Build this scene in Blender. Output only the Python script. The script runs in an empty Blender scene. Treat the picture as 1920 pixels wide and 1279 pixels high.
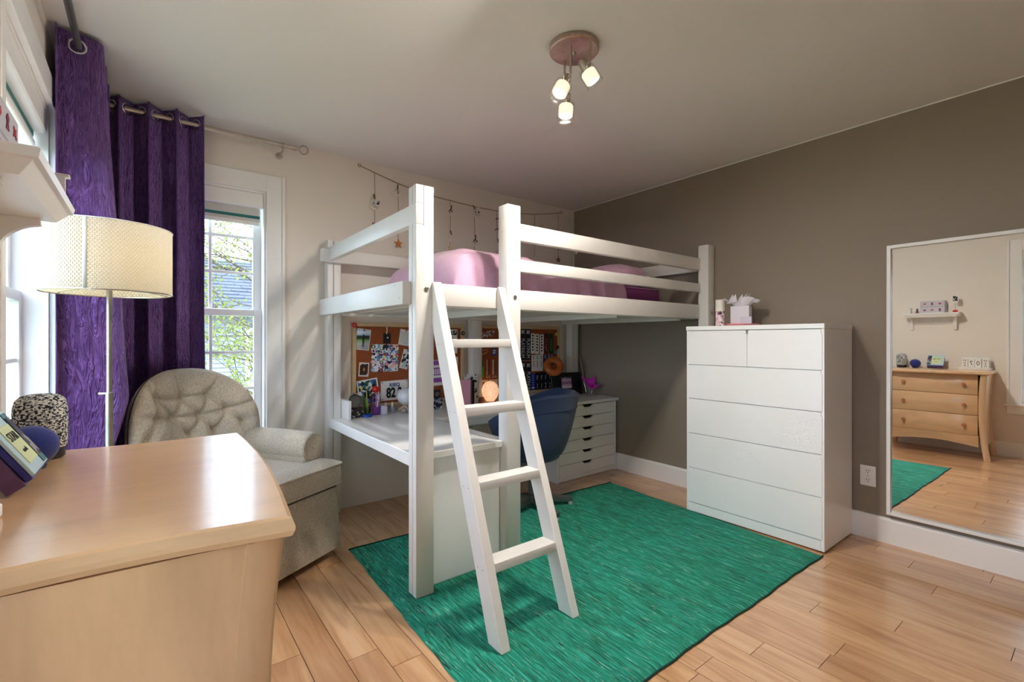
import bpy, bmesh, math, random
from mathutils import Vector, Matrix, Euler
C = bpy.context.scene.collection
rnd = random.Random(7)
PI = math.pi
R = math.radians

# ------------------------------------------------------------------ camera
cd = bpy.data.cameras.new('camera'); cam = bpy.data.objects.new('camera', cd); C.objects.link(cam)
cd.sensor_width = 36; cd.lens = 16.551; cd.shift_y = -2.83/1920; cd.clip_start = 0.03
cam.location = (0, 0, 1.15); cam.rotation_euler = (PI/2, 0, -0.65875)
bpy.context.scene.camera = cam
# ------------------------------------------------------------------ world and exposure
SKY_STRENGTH = 7.5
LAMP_STRENGTH = 1750
sc = bpy.context.scene
sc.view_settings.view_transform = 'Standard'; sc.view_settings.look = 'None'
sc.view_settings.gamma = 1; sc.view_settings.use_curve_mapping = False
sc.view_settings.exposure = 0.46
try:
    sc.cycles.use_denoising = True; sc.cycles.max_bounces = 14; sc.cycles.diffuse_bounces = 8
    sc.cycles.glossy_bounces = 6; sc.cycles.transparent_max_bounces = 12; sc.cycles.sample_clamp_indirect = 8
    sc.cycles.caustics_reflective = False; sc.cycles.caustics_refractive = False
except Exception: pass
w = bpy.data.worlds.new('sky'); sc.world = w; w.use_nodes = True
bg = w.node_tree.nodes['Background']
tc = w.node_tree.nodes.new('ShaderNodeTexCoord'); nz = w.node_tree.nodes.new('ShaderNodeTexNoise'); nz.inputs['Scale'].default_value = 2.2
cr = w.node_tree.nodes.new('ShaderNodeValToRGB')
cr.color_ramp.elements[0].position = .35; cr.color_ramp.elements[0].color = (.50, .71, 1, 1)
cr.color_ramp.elements[1].position = .6; cr.color_ramp.elements[1].color = (.74, .86, 1, 1)
w.node_tree.links.new(tc.outputs['Generated'], nz.inputs['Vector']); w.node_tree.links.new(nz.outputs['Fac'], cr.inputs['Fac'])
w.node_tree.links.new(cr.outputs['Color'], bg.inputs['Color']); bg.inputs['Strength'].default_value = SKY_STRENGTH

X0, X1, Y0, Y1, ZC = -.315, 3.313, -1.35, 3.286, 2.411
def portal(loc, rot, sx, sy):
    l = bpy.data.lights.new('window_portal', 'AREA'); l.shape = 'RECTANGLE'; l.size = sx; l.size_y = sy
    l.cycles.is_portal = True
    o = bpy.data.objects.new('window_portal', l); C.objects.link(o); o.location = loc; o.rotation_euler = rot
portal((-.45, 2.22, 1.28), (0, R(-90), 0), 1.6, .95)
portal((-.45, .37, 1.28), (0, R(-90), 0), 1.6, .7)
portal((.30, 3.42, 1.28), (R(-90), 0, 0), .62, 1.6)

# ------------------------------------------------------------------ materials
def S(r, g, b):
    f = lambda c: (c/255/12.92) if c/255 <= .04045 else ((c/255+.055)/1.055)**2.4
    return (f(r), f(g), f(b), 1)
MATS = {}
class NT:
    def __init__(s, name):
        s.m = bpy.data.materials.new(name); s.m.use_nodes = True; s.t = s.m.node_tree; s.n = s.t.nodes; s.l = s.t.links
        s.p = s.n['Principled BSDF']; s.out = s.n['Material Output']
    def new(s, ty, **kw):
        n = s.n.new(ty)
        for k, v in kw.items():
            if hasattr(n, k) and not k.startswith('i_'): setattr(n, k, v)
        return n
    def link(s, a, b): s.l.new(a, b)
    def coord(s, kind='Object', scale=(1, 1, 1), loc=None):
        t = s.new('ShaderNodeTexCoord'); m = s.new('ShaderNodeMapping'); m.inputs['Scale'].default_value = scale
        s.link(t.outputs[kind], m.inputs['Vector']); return m.outputs['Vector']
    def noise(s, vec, scale, detail=2, rough=.5, dist=0):
        n = s.new('ShaderNodeTexNoise'); n.inputs['Scale'].default_value = scale; n.inputs['Detail'].default_value = detail
        n.inputs['Roughness'].default_value = rough; n.inputs['Distortion'].default_value = dist
        if vec is not None: s.link(vec, n.inputs['Vector'])
        return n.outputs['Fac']
    def ramp(s, fac, stops, interp='LINEAR'):
        r = s.new('ShaderNodeValToRGB'); e = r.color_ramp; e.interpolation = interp
        while len(e.elements) < len(stops): e.elements.new(.5)
        for el, (p, c) in zip(e.elements, stops): el.position = p; el.color = c
        s.link(fac, r.inputs['Fac']); return r.outputs['Color']
    def bump(s, h, strength=.3, dist=.002):
        b = s.new('ShaderNodeBump'); b.inputs['Strength'].default_value = strength; b.inputs['Distance'].default_value = dist
        s.link(h, b.inputs['Height']); s.link(b.outputs['Normal'], s.p.inputs['Normal']); return b
    def color(s, c): s.link(c, s.p.inputs['Base Color'])
def mix(c, k): return tuple(min(1, v*k) for v in c[:3])+(1,)
def mat(name, col, rough=.5, metal=0, nscale=None, amt=.06, bump=0, bscale=200, bdist=.0006, coat=0, emit=None, es=0, trans=0, sheen=0, stretch=(1, 1, 1)):
    if name in MATS: return MATS[name]
    t = NT(name); p = t.p
    p.inputs['Base Color'].default_value = col; p.inputs['Roughness'].default_value = rough; p.inputs['Metallic'].default_value = metal
    if nscale:
        v = t.coord('Object', stretch); f = t.noise(v, nscale, 3)
        t.color(t.ramp(f, [(.3, mix(col, 1-amt)), (.7, mix(col, 1+amt))]))
    if bump:
        v = t.coord('Object', stretch); t.bump(t.noise(v, bscale, 3), bump, bdist)
    if coat: p.inputs['Coat Weight'].default_value = coat; p.inputs['Coat Roughness'].default_value = .1
    if emit: p.inputs['Emission Color'].default_value = emit; p.inputs['Emission Strength'].default_value = es
    if trans: p.inputs['Transmission Weight'].default_value = trans
    if sheen: p.inputs['Sheen Weight'].default_value = sheen
    MATS[name] = t.m; return t.m

WALL = mat('wall_paint_cream', S(230, 223, 214), .75, nscale=3, amt=.015, bump=.05, bscale=350)
TAUPE = mat('wall_paint_taupe', S(140, 128, 115), .7, nscale=3, amt=.02, bump=.05, bscale=350)
CEIL = mat('ceiling_paint', S(231, 229, 229), .85, nscale=2, amt=.01, bump=.06, bscale=250)
TRIM = mat('trim_white', S(238, 237, 236), .35, nscale=5, amt=.01)
WHITE = mat('painted_wood_white', S(224, 222, 219), .42, nscale=7, amt=.02, bump=.12, bscale=40, bdist=.001)
DESKW = mat('desk_white', S(232, 231, 229), .3, nscale=6, amt=.015)
LAM = mat('laminate_white', S(243, 244, 246), .28, nscale=6, amt=.01)
GAP = mat('shadow_gap_dark', S(30, 28, 27), .8, nscale=9)
NICKEL = mat('brushed_nickel', S(190, 180, 170), .32, 1, nscale=60, amt=.08)
CHROME = mat('polished_steel', S(210, 210, 212), .18, 1, nscale=20, amt=.03)
GREYMETAL = mat('grey_metal', S(120, 118, 116), .4, .8, nscale=20, amt=.05)
BLACK = mat('black_plastic', S(18, 18, 20), .45, nscale=30, amt=.1)
INK = mat('black_ink', S(20, 18, 22), .6, nscale=30, amt=.1)
PAPER = mat('white_paper', S(240, 238, 234), .7, nscale=12, amt=.02)
TWINE = mat('jute_twine', S(150, 115, 75), .9, nscale=90, amt=.2)
PEG = mat('peg_wood', S(120, 82, 50), .7, nscale=60, amt=.2)
SUB = mat('subfloor_dark', S(60, 38, 24), .8, nscale=5)
def m_wood_floor():
    t = NT('floor_plank_wood')
    oi = t.new('ShaderNodeObjectInfo'); tcn = t.new('ShaderNodeTexCoord'); add = t.new('ShaderNodeVectorMath'); add.operation = 'ADD'
    mul = t.new('ShaderNodeVectorMath'); mul.operation = 'SCALE'; t.link(oi.outputs['Random'], mul.inputs['Scale']); mul.inputs[0].default_value = (31, 47, 17)
    t.link(tcn.outputs['Object'], add.inputs[0]); t.link(mul.outputs[0], add.inputs[1])
    mp = t.new('ShaderNodeMapping'); mp.inputs['Scale'].default_value = (9, .9, 9); t.link(add.outputs[0], mp.inputs['Vector'])
    f1 = t.noise(mp.outputs['Vector'], 1.6, 4, .55, 1.6)
    wv = t.new('ShaderNodeTexWave'); wv.wave_type = 'RINGS'; wv.inputs['Scale'].default_value = 1.1; wv.inputs['Distortion'].default_value = 6
    wv.inputs['Detail'].default_value = 2; wv.inputs['Detail Scale'].default_value = .8; t.link(mp.outputs['Vector'], wv.inputs['Vector'])
    mp2 = t.new('ShaderNodeMapping'); mp2.inputs['Scale'].default_value = (120, 4, 60); t.link(add.outputs[0], mp2.inputs['Vector'])
    f2 = t.noise(mp2.outputs['Vector'], 1, 3)
    c1 = t.ramp(f1, [(.25, S(176, 128, 88)), (.5, S(206, 163, 122)), (.75, S(218, 180, 140))])
    c2 = t.ramp(wv.outputs['Fac'], [(0, (.84, .78, .73, 1)), (.25, (1, 1, 1, 1)), (1, (1, 1, 1, 1))])
    c3 = t.ramp(f2, [(.3, (.95, .93, .91, 1)), (.6, (1, 1, 1, 1))])
    c4 = t.ramp(oi.outputs['Random'], [(0, (.76, .68, .62, 1)), (.35, (.94, .9, .87, 1)), (.6, (1, 1, 1, 1)), (1, (1.0, .96, .9, 1))])
    def mul2(a, b, f=1):
        m = t.new('ShaderNodeMix'); m.data_type = 'RGBA'; m.blend_type = 'MULTIPLY'; m.inputs[0].default_value = f
        t.link(a, m.inputs[6]); t.link(b, m.inputs[7]); return m.outputs[2]
    t.color(mul2(mul2(mul2(c1, c2, .55), c3), c4))
    t.p.inputs['Roughness'].default_value = .3
    t.p.inputs['Coat Weight'].default_value = .8; t.p.inputs['Coat Roughness'].default_value = .10
    t.bump(f2, .08, .0006); return t.m
PLANK = m_wood_floor()
def m_maple(name, stretch, base=(212, 172, 130)):
    t = NT(name); b = S(*base)
    f = t.noise(t.coord('Object', stretch), 3.0, 4, .5, 1.2)
    g = t.noise(t.coord('Object', tuple(v*14 for v in stretch)), 3.2, 2)
    m = t.new('ShaderNodeMix'); m.data_type = 'RGBA'; m.blend_type = 'MULTIPLY'; m.inputs[0].default_value = 1
    t.link(t.ramp(f, [(.25, mix(b, .8)), (.5, b), (.8, mix(b, 1.12))]), m.inputs[6]); t.link(t.ramp(g, [(.3, (.97, .96, .95, 1)), (.6, (1, 1, 1, 1))]), m.inputs[7])
    t.color(m.outputs[2]); t.p.inputs['Roughness'].default_value = .3; t.p.inputs['Coat Weight'].default_value = .7; t.p.inputs['Coat Roughness'].default_value = .15
    t.bump(g, .12, .0008); return t.m
MAPLE_Y = m_maple('maple_along', (2.2, .5, 2.2)); MAPLE_X = m_maple('maple_top', (.6, 2.0, 2.2)); MAPLE_Z = m_maple('maple_upright', (2.4, 2.4, .45))
def m_rug():
    t = NT('rug_yarn')
    def mixc(fac, a, b_, mode='MIX', fv=1):
        m = t.new('ShaderNodeMix'); m.data_type = 'RGBA'; m.blend_type = mode
        if fac is None: m.inputs[0].default_value = fv
        else: t.link(fac, m.inputs[0])
        t.link(a, m.inputs[6])
        if isinstance(b_, tuple): m.inputs[7].default_value = b_
        else: t.link(b_, m.inputs[7])
        return m.outputs[2]
    a = t.noise(t.coord('Object', (130, 7, 1)), 1.2, 5, .65, .9); b = t.noise(t.coord('Object', (16, 1.6, 1)), 1.2, 4, .6, .7); c = t.noise(t.coord('Object', (3.2, 2.2, 1)), 1, 2, .5, .3)
    col = t.ramp(a, [(.25, S(4, 44, 38)), (.40, S(10, 98, 74)), (.55, S(22, 150, 124)), (.68, S(66, 184, 164)), (.80, S(150, 216, 204))])
    col = mixc(None, col, t.ramp(b, [(.30, (.34, .62, .70, 1)), (.45, (.80, .93, .92, 1)), (.58, (1, 1, 1, 1)), (.75, (1.0, 1.0, 1.0, 1))]), 'MULTIPLY')
    col = mixc(None, col, t.ramp(c, [(.3, (.82, .92, .92, 1)), (.6, (1, 1, 1, 1))]), 'MULTIPLY')
    d = t.noise(t.coord('Object', (330, 10, 1)), 1.0, 2, .5, 1.2); col = mixc(t.ramp(d, [(.665, (0, 0, 0, 1)), (.70, (1, 1, 1, 1))]), col, S(176, 214, 200))
    e = t.noise(t.coord('Object', (120, 9, 1)), .9, 2, .5, .6); col = mixc(t.ramp(e, [(.29, (1, 1, 1, 1)), (.33, (0, 0, 0, 1))]), col, S(36, 44, 48))
    g = t.noise(t.coord('Object', (60, 12, 1)), 1.1, 2, .5, .4); col = mixc(t.ramp(g, [(.76, (0, 0, 0, 1)), (.79, (1, 1, 1, 1))]), col, S(150, 130, 90))
    t.color(col); t.p.inputs['Roughness'].default_value = .95; t.bump(a, .8, .005); return t.m
RUG = m_rug()
def m_curtain():
    t = NT('crinkled_purple_satin')
    f = t.noise(t.coord('UV', (30, 12, 1)), 1.5, 3, .5, 1.1)
    n1 = t.noise(t.coord('UV', (34, 5.5, 1)), 1.0, 3, .5, 2.0); n2 = t.ramp(n1, [(.36, (0, 0, 0, 1)), (.5, (1, 1, 1, 1)), (.64, (0, 0, 0, 1))])
    t.color(t.ramp(f, [(.3, S(70, 42, 94)), (.7, S(108, 74, 136))]))
    t.p.inputs['Roughness'].default_value = .36; t.p.inputs['Specular IOR Level'].default_value = .8; t.p.inputs['Specular Tint'].default_value = S(200, 160, 240)
    t.p.inputs['Sheen Weight'].default_value = .8; t.p.inputs['Sheen Roughness'].default_value = .35; t.p.inputs['Sheen Tint'].default_value = S(190, 150, 235)
    t.bump(n2, .95, .013); return t.m
CURTAIN = m_curtain()
def m_fabric(name, col, scale=260, stretch=(1, 1, 1), strength=.5, dist=.0015, sheen=.2, amt=.15):
    t = NT(name); v = t.coord('Object', stretch)
    f = t.noise(v, scale, 2); t.color(t.ramp(f, [(.35, mix(col, 1-amt)), (.65, mix(col, 1+amt))]))
    t.p.inputs['Roughness'].default_value = .9; t.p.inputs['Sheen Weight'].default_value = sheen; t.bump(f, strength, dist); return t.m
CHAIRF = m_fabric('armchair_weave', S(186, 176, 160), 90, (1.6, 1.6, 1), .8, .003)
BLUEF = m_fabric('navy_wool', S(24, 44, 78), 300)
PINKF = m_fabric('duvet_cotton_pink', S(208, 166, 192), 40, strength=.1, sheen=.3, amt=.03)
PURPF = m_fabric('sheet_purple', S(128, 34, 110), 60, strength=.1, amt=.05)
SHADEF = m_fabric('roller_fabric', S(205, 204, 200), 300, strength=.2, amt=.03)
TEAL = mat('teal_band', S(20, 110, 112), .6, nscale=20)
def m_glass(name='window_glass', tint=(1, 1, 1, 1), gl=.07):
    t = NT(name); t.n.remove(t.p)
    a = t.new('ShaderNodeBsdfTransparent'); a.inputs['Color'].default_value = tint
    g = t.new('ShaderNodeBsdfGlossy'); g.inputs['Roughness'].default_value = .02
    nn = t.new('ShaderNodeTexNoise'); nn.inputs['Scale'].default_value = 1.5
    fr = t.new('ShaderNodeLayerWeight'); fr.inputs['Blend'].default_value = .12
    mx = t.new('ShaderNodeMixShader'); mm = t.new('ShaderNodeMath'); mm.operation = 'MULTIPLY'; mm.inputs[1].default_value = gl*4
    ad = t.new('ShaderNodeMath'); ad.operation = 'MULTIPLY_ADD'; ad.inputs[1].default_value = .01; t.link(nn.outputs['Fac'], ad.inputs[0]); t.link(fr.outputs['Fresnel'], ad.inputs[2])
    t.link(ad.outputs[0], mm.inputs[0]); mm.use_clamp = True
    t.link(mm.outputs[0], mx.inputs[0]); t.link(a.outputs[0], mx.inputs[1]); t.link(g.outputs[0], mx.inputs[2]); t.link(mx.outputs[0], t.out.inputs['Surface']); return t.m
GLASS = m_glass('window_glass', (1, 1, 1, 1), .03); CLEAR = m_glass('clear_lamp_glass', (.97, .97, .97, 1), .06)
def m_mirror():
    t = NT('mirror_silver'); t.p.inputs['Metallic'].default_value = 1; t.p.inputs['Roughness'].default_value = 0
    f = t.noise(t.coord('Object'), 2, 1); t.color(t.ramp(f, [(.3, (.93, .94, .94, 1)), (.7, (.95, .955, .955, 1))])); return t.m
MIRROR = m_mirror()
def m_voronoi(name, cols, scale, rough=.6, gen='Object', stretch=(1, 1, 1)):
    t = NT(name); v = t.new('ShaderNodeTexVoronoi'); v.inputs['Scale'].default_value = scale; t.link(t.coord(gen, stretch), v.inputs['Vector'])
    sp = t.new('ShaderNodeSeparateColor'); t.link(v.outputs['Color'], sp.inputs[0])
    n = len(cols); t.color(t.ramp(sp.outputs[0], [(i/n, c) for i, c in enumerate(cols)], 'CONSTANT')); t.p.inputs['Roughness'].default_value = rough; return t.m
def m_bands(name, stops, axis='Z', rough=.55, nscale=20, namt=.12, interp='LINEAR'):
    t = NT(name); tcn = t.new('ShaderNodeTexCoord'); sp = t.new('ShaderNodeSeparateXYZ'); t.link(tcn.outputs['Generated'], sp.inputs[0])
    nzf = t.noise(tcn.outputs['Generated'], nscale, 3); ad = t.new('ShaderNodeMath'); ad.operation = 'MULTIPLY_ADD'; ad.inputs[1].default_value = namt
    t.link(nzf, ad.inputs[0]); sb = t.new('ShaderNodeMath'); sb.operation = 'SUBTRACT'; sb.inputs[1].default_value = namt/2
    t.link(sp.outputs[axis], sb.inputs[0]); t.link(sb.outputs[0], ad.inputs[2])
    t.color(t.ramp(ad.outputs[0], stops, interp)); t.p.inputs['Roughness'].default_value = rough; return t.m
CORK = mat('cork', S(150, 78, 40), .9, nscale=160, amt=.18, bump=.4, bscale=220)
CORKF = mat('pine_frame', S(205, 178, 140), .6, nscale=30, amt=.1, stretch=(1, 1, 6))

# ------------------------------------------------------------------ mesh helpers
W = {}
class MB:
    def __init__(s): s.bm = bmesh.new(); s.uv = None
    def _merge(s, t):
        mp = {v: s.bm.verts.new(v.co) for v in t.verts}
        for f in t.faces:
            try: s.bm.faces.new([mp[v] for v in f.verts])
            except ValueError: pass
        t.free()
    def hexa(s, pts, b=0, seg=1):
        t = bmesh.new(); v = [t.verts.new(p) for p in pts]
        for f in ((0, 3, 2, 1), (4, 5, 6, 7), (0, 1, 5, 4), (1, 2, 6, 5), (2, 3, 7, 6), (3, 0, 4, 7)): t.faces.new([v[i] for i in f])
        if b: bmesh.ops.bevel(t, geom=t.edges[:], offset=b, segments=seg, affect='EDGES', profile=.5)
        s._merge(t); return s
    def box(s, x0, x1, y0, y1, z0, z1, b=0, seg=1):
        return s.hexa([(x0, y0, z0), (x1, y0, z0), (x1, y1, z0), (x0, y1, z0), (x0, y0, z1), (x1, y0, z1), (x1, y1, z1), (x0, y1, z1)], b, seg)
    def obox(s, c, sx, sy, sz, M, b=0, seg=1):
        c = Vector(c); M = M.to_3x3(); q = [(-1, -1, -1), (1, -1, -1), (1, 1, -1), (-1, 1, -1), (-1, -1, 1), (1, -1, 1), (1, 1, 1), (-1, 1, 1)]
        return s.hexa([c+M@Vector((a*sx/2, d*sy/2, e*sz/2)) for a, d, e in q], b, seg)
    def tube(s, pts, r, n=8, cap=True, closed=False):
        pts = [Vector(p) for p in pts]; m = len(pts); rr = r if isinstance(r, (list, tuple)) else [r]*m
        rings = []; up = None
        for i, p in enumerate(pts):
            if closed: d = pts[(i+1) % m]-pts[i-1]
            else: d = pts[min(i+1, m-1)]-pts[max(i-1, 0)]
            d.normalize()
            if up is None: up = Vector((0, 0, 1)) if abs(d.z) < .9 else Vector((1, 0, 0))
            a = d.cross(up)
            if a.length < 1e-6: a = d.orthogonal()
            a.normalize(); bb = a.cross(d); up = bb
            rings.append([s.bm.verts.new(p+(a*math.cos(2*PI*k/n)+bb*math.sin(2*PI*k/n))*rr[i]) for k in range(n)])
        for i in range(m if closed else m-1):
            A, B = rings[i], rings[(i+1) % m]
            for k in range(n): s.bm.faces.new((A[k], B[k], B[(k+1) % n], A[(k+1) % n]))
        if cap and not closed: s.bm.faces.new(rings[0]); s.bm.faces.new(rings[-1][::-1])
        return s
    def lathe(s, prof, o=(0, 0, 0), axis=(0, 0, 1), n=24):
        o = Vector(o); ax = Vector(axis).normalized(); a = ax.orthogonal().normalized(); b = ax.cross(a); rings = []
        for r, z in prof:
            if r < 1e-5: rings.append([s.bm.verts.new(o+ax*z)])
            else: rings.append([s.bm.verts.new(o+ax*z+(a*math.cos(2*PI*k/n)+b*math.sin(2*PI*k/n))*r) for k in range(n)])
        for A, B in zip(rings, rings[1:]):
            for k in range(n):
                k2 = (k+1) % n
                if len(A) == 1 and len(B) == 1: continue
                if len(A) == 1: s.bm.faces.new((A[0], B[k2], B[k]))
                elif len(B) == 1: s.bm.faces.new((A[k], A[k2], B[0]))
                else: s.bm.faces.new((A[k], A[k2], B[k2], B[k]))
        return s
    def ball(s, c, r, n=16, sc=(1, 1, 1)):
        m = n//2; base = len(s.bm.verts)
        s.bm.verts.ensure_lookup_table()
        s.lathe([(r*math.sin(PI*i/m), -r*math.cos(PI*i/m)) for i in range(m+1)], (0, 0, 0), (0, 0, 1), n)
        s.bm.verts.ensure_lookup_table()
        for v in s.bm.verts[base:]: v.co = Vector((v.co.x*sc[0]+c[0], v.co.y*sc[1]+c[1], v.co.z*sc[2]+c[2]))
        return s
    def torus(s, c, R1, r, axis=(0, 0, 1), n=24, k=8):
        ax = Vector(axis).normalized(); a = ax.orthogonal().normalized(); b = ax.cross(a)
        return s.tube([Vector(c)+(a*math.cos(2*PI*i/n)+b*math.sin(2*PI*i/n))*R1 for i in range(n)], r, k, closed=True)
    def prism(s, pts, off):
        off = Vector(off); A = [s.bm.verts.new(p) for p in pts]; B = [s.bm.verts.new(Vector(p)+off) for p in pts]; n = len(A)
        s.bm.faces.new(A[::-1]); s.bm.faces.new(B)
        for i in range(n): s.bm.faces.new((A[i], A[(i+1) % n], B[(i+1) % n], B[i]))
        return s
    def grid(s, fn, nu, nv, cu=False, uv=False):
        V = [[s.bm.verts.new(fn(i/nu, j/nv)) for j in range(nv+1)] for i in range(nu if cu else nu+1)]
        lay = s.bm.loops.layers.uv.verify() if uv else None
        for i in range(nu):
            for j in range(nv):
                i2 = (i+1) % len(V); f = s.bm.faces.new((V[i][j], V[i2][j], V[i2][j+1], V[i][j+1]))
                if uv:
                    for lp, q in zip(f.loops, ((i, j), (i+1, j), (i+1, j+1), (i, j+1))): lp[lay].uv = (q[0]/nu*uv[0], q[1]/nv*uv[1])
        return s
    def build(s, name, m, parent=None, smooth=True, local=False, kind=None, ang=38, solid=0, fix=True):
        if fix: bmesh.ops.recalc_face_normals(s.bm, faces=s.bm.faces[:])
        me = bpy.data.meshes.new(name); s.bm.to_mesh(me); s.bm.free(); me.materials.append(m)
        if smooth: me.shade_smooth(); me.set_sharp_from_angle(angle=R(ang))
        o = bpy.data.objects.new(name, me); C.objects.link(o)
        if parent is not None:
            o.parent = parent
            if not local: me.transform(W[parent.name].inverted())
            W[o.name] = W[parent.name]
        else: W[o.name] = Matrix.Identity(4)
        if solid:
            md = o.modifiers.new('thickness', 'SOLIDIFY'); md.thickness = solid; md.offset = 0
        if kind: o['kind'] = kind
        return o
def thing(name, label, cat, loc=(0, 0, 0), rz=0, group=None):
    o = bpy.data.objects.new(name, None); C.objects.link(o); o.empty_display_size = .1
    o.location = loc; o.rotation_euler = (0, 0, rz); o['label'] = label; o['category'] = cat
    if group: o['group'] = group
    W[o.name] = Matrix.Translation(loc) @ Matrix.Rotation(rz, 4, 'Z'); return o
def tag(o, label, cat, group=None):
    o['label'] = label; o['category'] = cat
    if group: o['group'] = group
    return o
def text(s, size, c, right, up, m, parent, name='lettering', ext=.0004, sx=1, bold=0):
    cu = bpy.data.curves.new(name, 'FONT'); cu.body = s; cu.size = size; cu.align_x = 'CENTER'; cu.align_y = 'CENTER'; cu.extrude = ext; cu.offset = bold; cu.materials.append(m); cu.resolution_u = 3
    tmp = bpy.data.objects.new(name, cu); C.objects.link(tmp)
    me = bpy.data.meshes.new_from_object(tmp); bpy.data.objects.remove(tmp); me.name = name
    o = bpy.data.objects.new(name, me); C.objects.link(o)
    r = Vector(right).normalized(); u = Vector(up).normalized(); n = r.cross(u)
    M = Matrix(((r.x*sx, u.x, n.x, c[0]), (r.y*sx, u.y, n.y, c[1]), (r.z*sx, u.z, n.z, c[2]), (0, 0, 0, 1)))
    me.transform(W[parent.name].inverted() @ M)
    o.parent = parent; W[o.name] = W[parent.name]; return o
def copy_tree(o, parent=None):
    c = o.copy(); C.objects.link(c)
    if parent is not None: c.parent = parent
    for ch in list(o.children): copy_tree(ch, c)
    return c
def struct(o): o['kind'] = 'structure'; return o
def roty(a): return Matrix.Rotation(a, 3, 'Y')

# ------------------------------------------------------------------ room shell
fl = struct(MB().box(X0-.02, X1+.02, Y0-.02, Y1+.02, -.06, -.012).build('floor', SUB, smooth=False))
PW = .1175
plank_mesh = {}
def plank(x, y, L):
    L = round(L, 2); xa, xb = max(x, X0+.001), min(x+PW, X1-.001); wd = round(xb-xa, 3)
    if (L, wd) not in plank_mesh:
        o = MB().box(0, wd-.0022, 0, L-.0022, -.012, 0).build('plank', PLANK, fl, smooth=False); plank_mesh[(L, wd)] = o.data
    else: o = bpy.data.objects.new('plank', plank_mesh[(L, wd)]); C.objects.link(o); o.parent = fl
    o.location = (xa, y, 0)
lens = [.45, .6, .75, .9, 1.05, 1.2]
i = 0; x = X1-.165+.0
xs = []
while x > X0-PW: xs.append(x); x -= PW
xs = [X1-.165+PW, X1-.165+2*PW-.0] + xs
for x in sorted(xs):
    y = Y1-rnd.uniform(.2, 1.0); last = Y1
    while True:
        y = max(y, Y0); L = last-y
        if L > .05: plank(x, y, math.ceil(L*20)/20 if y == Y0 else L)
        if y <= Y0: break
        last = y; y = last-rnd.choice(lens)
struct(MB().box(X0-.2, X1+.2, Y0-.2, Y1+.2, ZC, ZC+.1).build('ceiling', CEIL, smooth=False))
def wall_y(name, m, y0, y1, xs, zs, hole):      # wall along x, thickness y0..y1, hole = cell index (i, k)
    b = MB()
    for i in range(len(xs)-1):
        for k in range(len(zs)-1):
            if (i, k) not in hole: b.box(xs[i], xs[i+1], y0, y1, zs[k], zs[k+1])
    bmesh.ops.remove_doubles(b.bm, verts=b.bm.verts[:], dist=1e-5)
    return struct(b.build(name, m, smooth=False))
def wall_x(name, m, x0, x1, ys, zs, hole):
    b = MB()
    for i in range(len(ys)-1):
        for k in range(len(zs)-1):
            if (i, k) not in hole: b.box(x0, x1, ys[i], ys[i+1], zs[k], zs[k+1])
    bmesh.ops.remove_doubles(b.bm, verts=b.bm.verts[:], dist=1e-5)
    return struct(b.build(name, m, smooth=False))
WZ0, WZ1 = .56, 2.075        # opening heights of all the windows
BX0, BX1 = .015, .589         # back window opening
LY0, LY1 = 1.80, 2.65         # far left window
NY0, NY1 = .085, .66          # near left window
wall_y('wall_back', WALL, Y1, Y1+.15, [X0-.15, BX0, BX1, X1+.15], [0, WZ0, WZ1, ZC], {(1, 1)})
wall_x('wall_left', WALL, X0-.15, X0, [Y0, NY0, NY1, LY0, LY1, Y1], [0, WZ0, WZ1, ZC], {(1, 1), (3, 1)})
wall_x('wall_right', TAUPE, X1, X1+.15, [Y0, Y1], [0, ZC], set())
wall_y('wall_front', WALL, Y0-.15, Y0, [X0-.15, X1+.15], [0, ZC], set())
struct(MB().box(X1-.006, X1, Y0, Y1, ZC-.006, ZC, .001).build('trim_1', TRIM, smooth=False))
struct(MB().box(X1-.005, X1, Y1-.004, Y1, 1.3, ZC-.006).build('trim_2', TRIM, smooth=False))
def baseboard(name, a, b2, axis, wallc, s, h=.142):
    prof = [(0, 0), (.016, 0), (.016, h-.014), (.013, h-.006), (.008, h), (0, h)]
    m = MB()
    if axis == 'y': m.prism([(wallc+s*d, a, z) for d, z in prof], (0, b2-a, 0))
    else: m.prism([(a, wallc+s*d, z) for d, z in prof], (b2-a, 0, 0))
    return struct(m.build(name, TRIM, smooth=False))
baseboard('baseboard_right', Y0, Y1, 'y', X1, -1)
baseboard('baseboard_left', Y0, Y1, 'y', X0, 1)
baseboard('baseboard_back', X0+.016, .92, 'x', Y1, -1)
baseboard('baseboard_front', X0+.016, X1-.016, 'x', Y0, 1)

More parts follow.
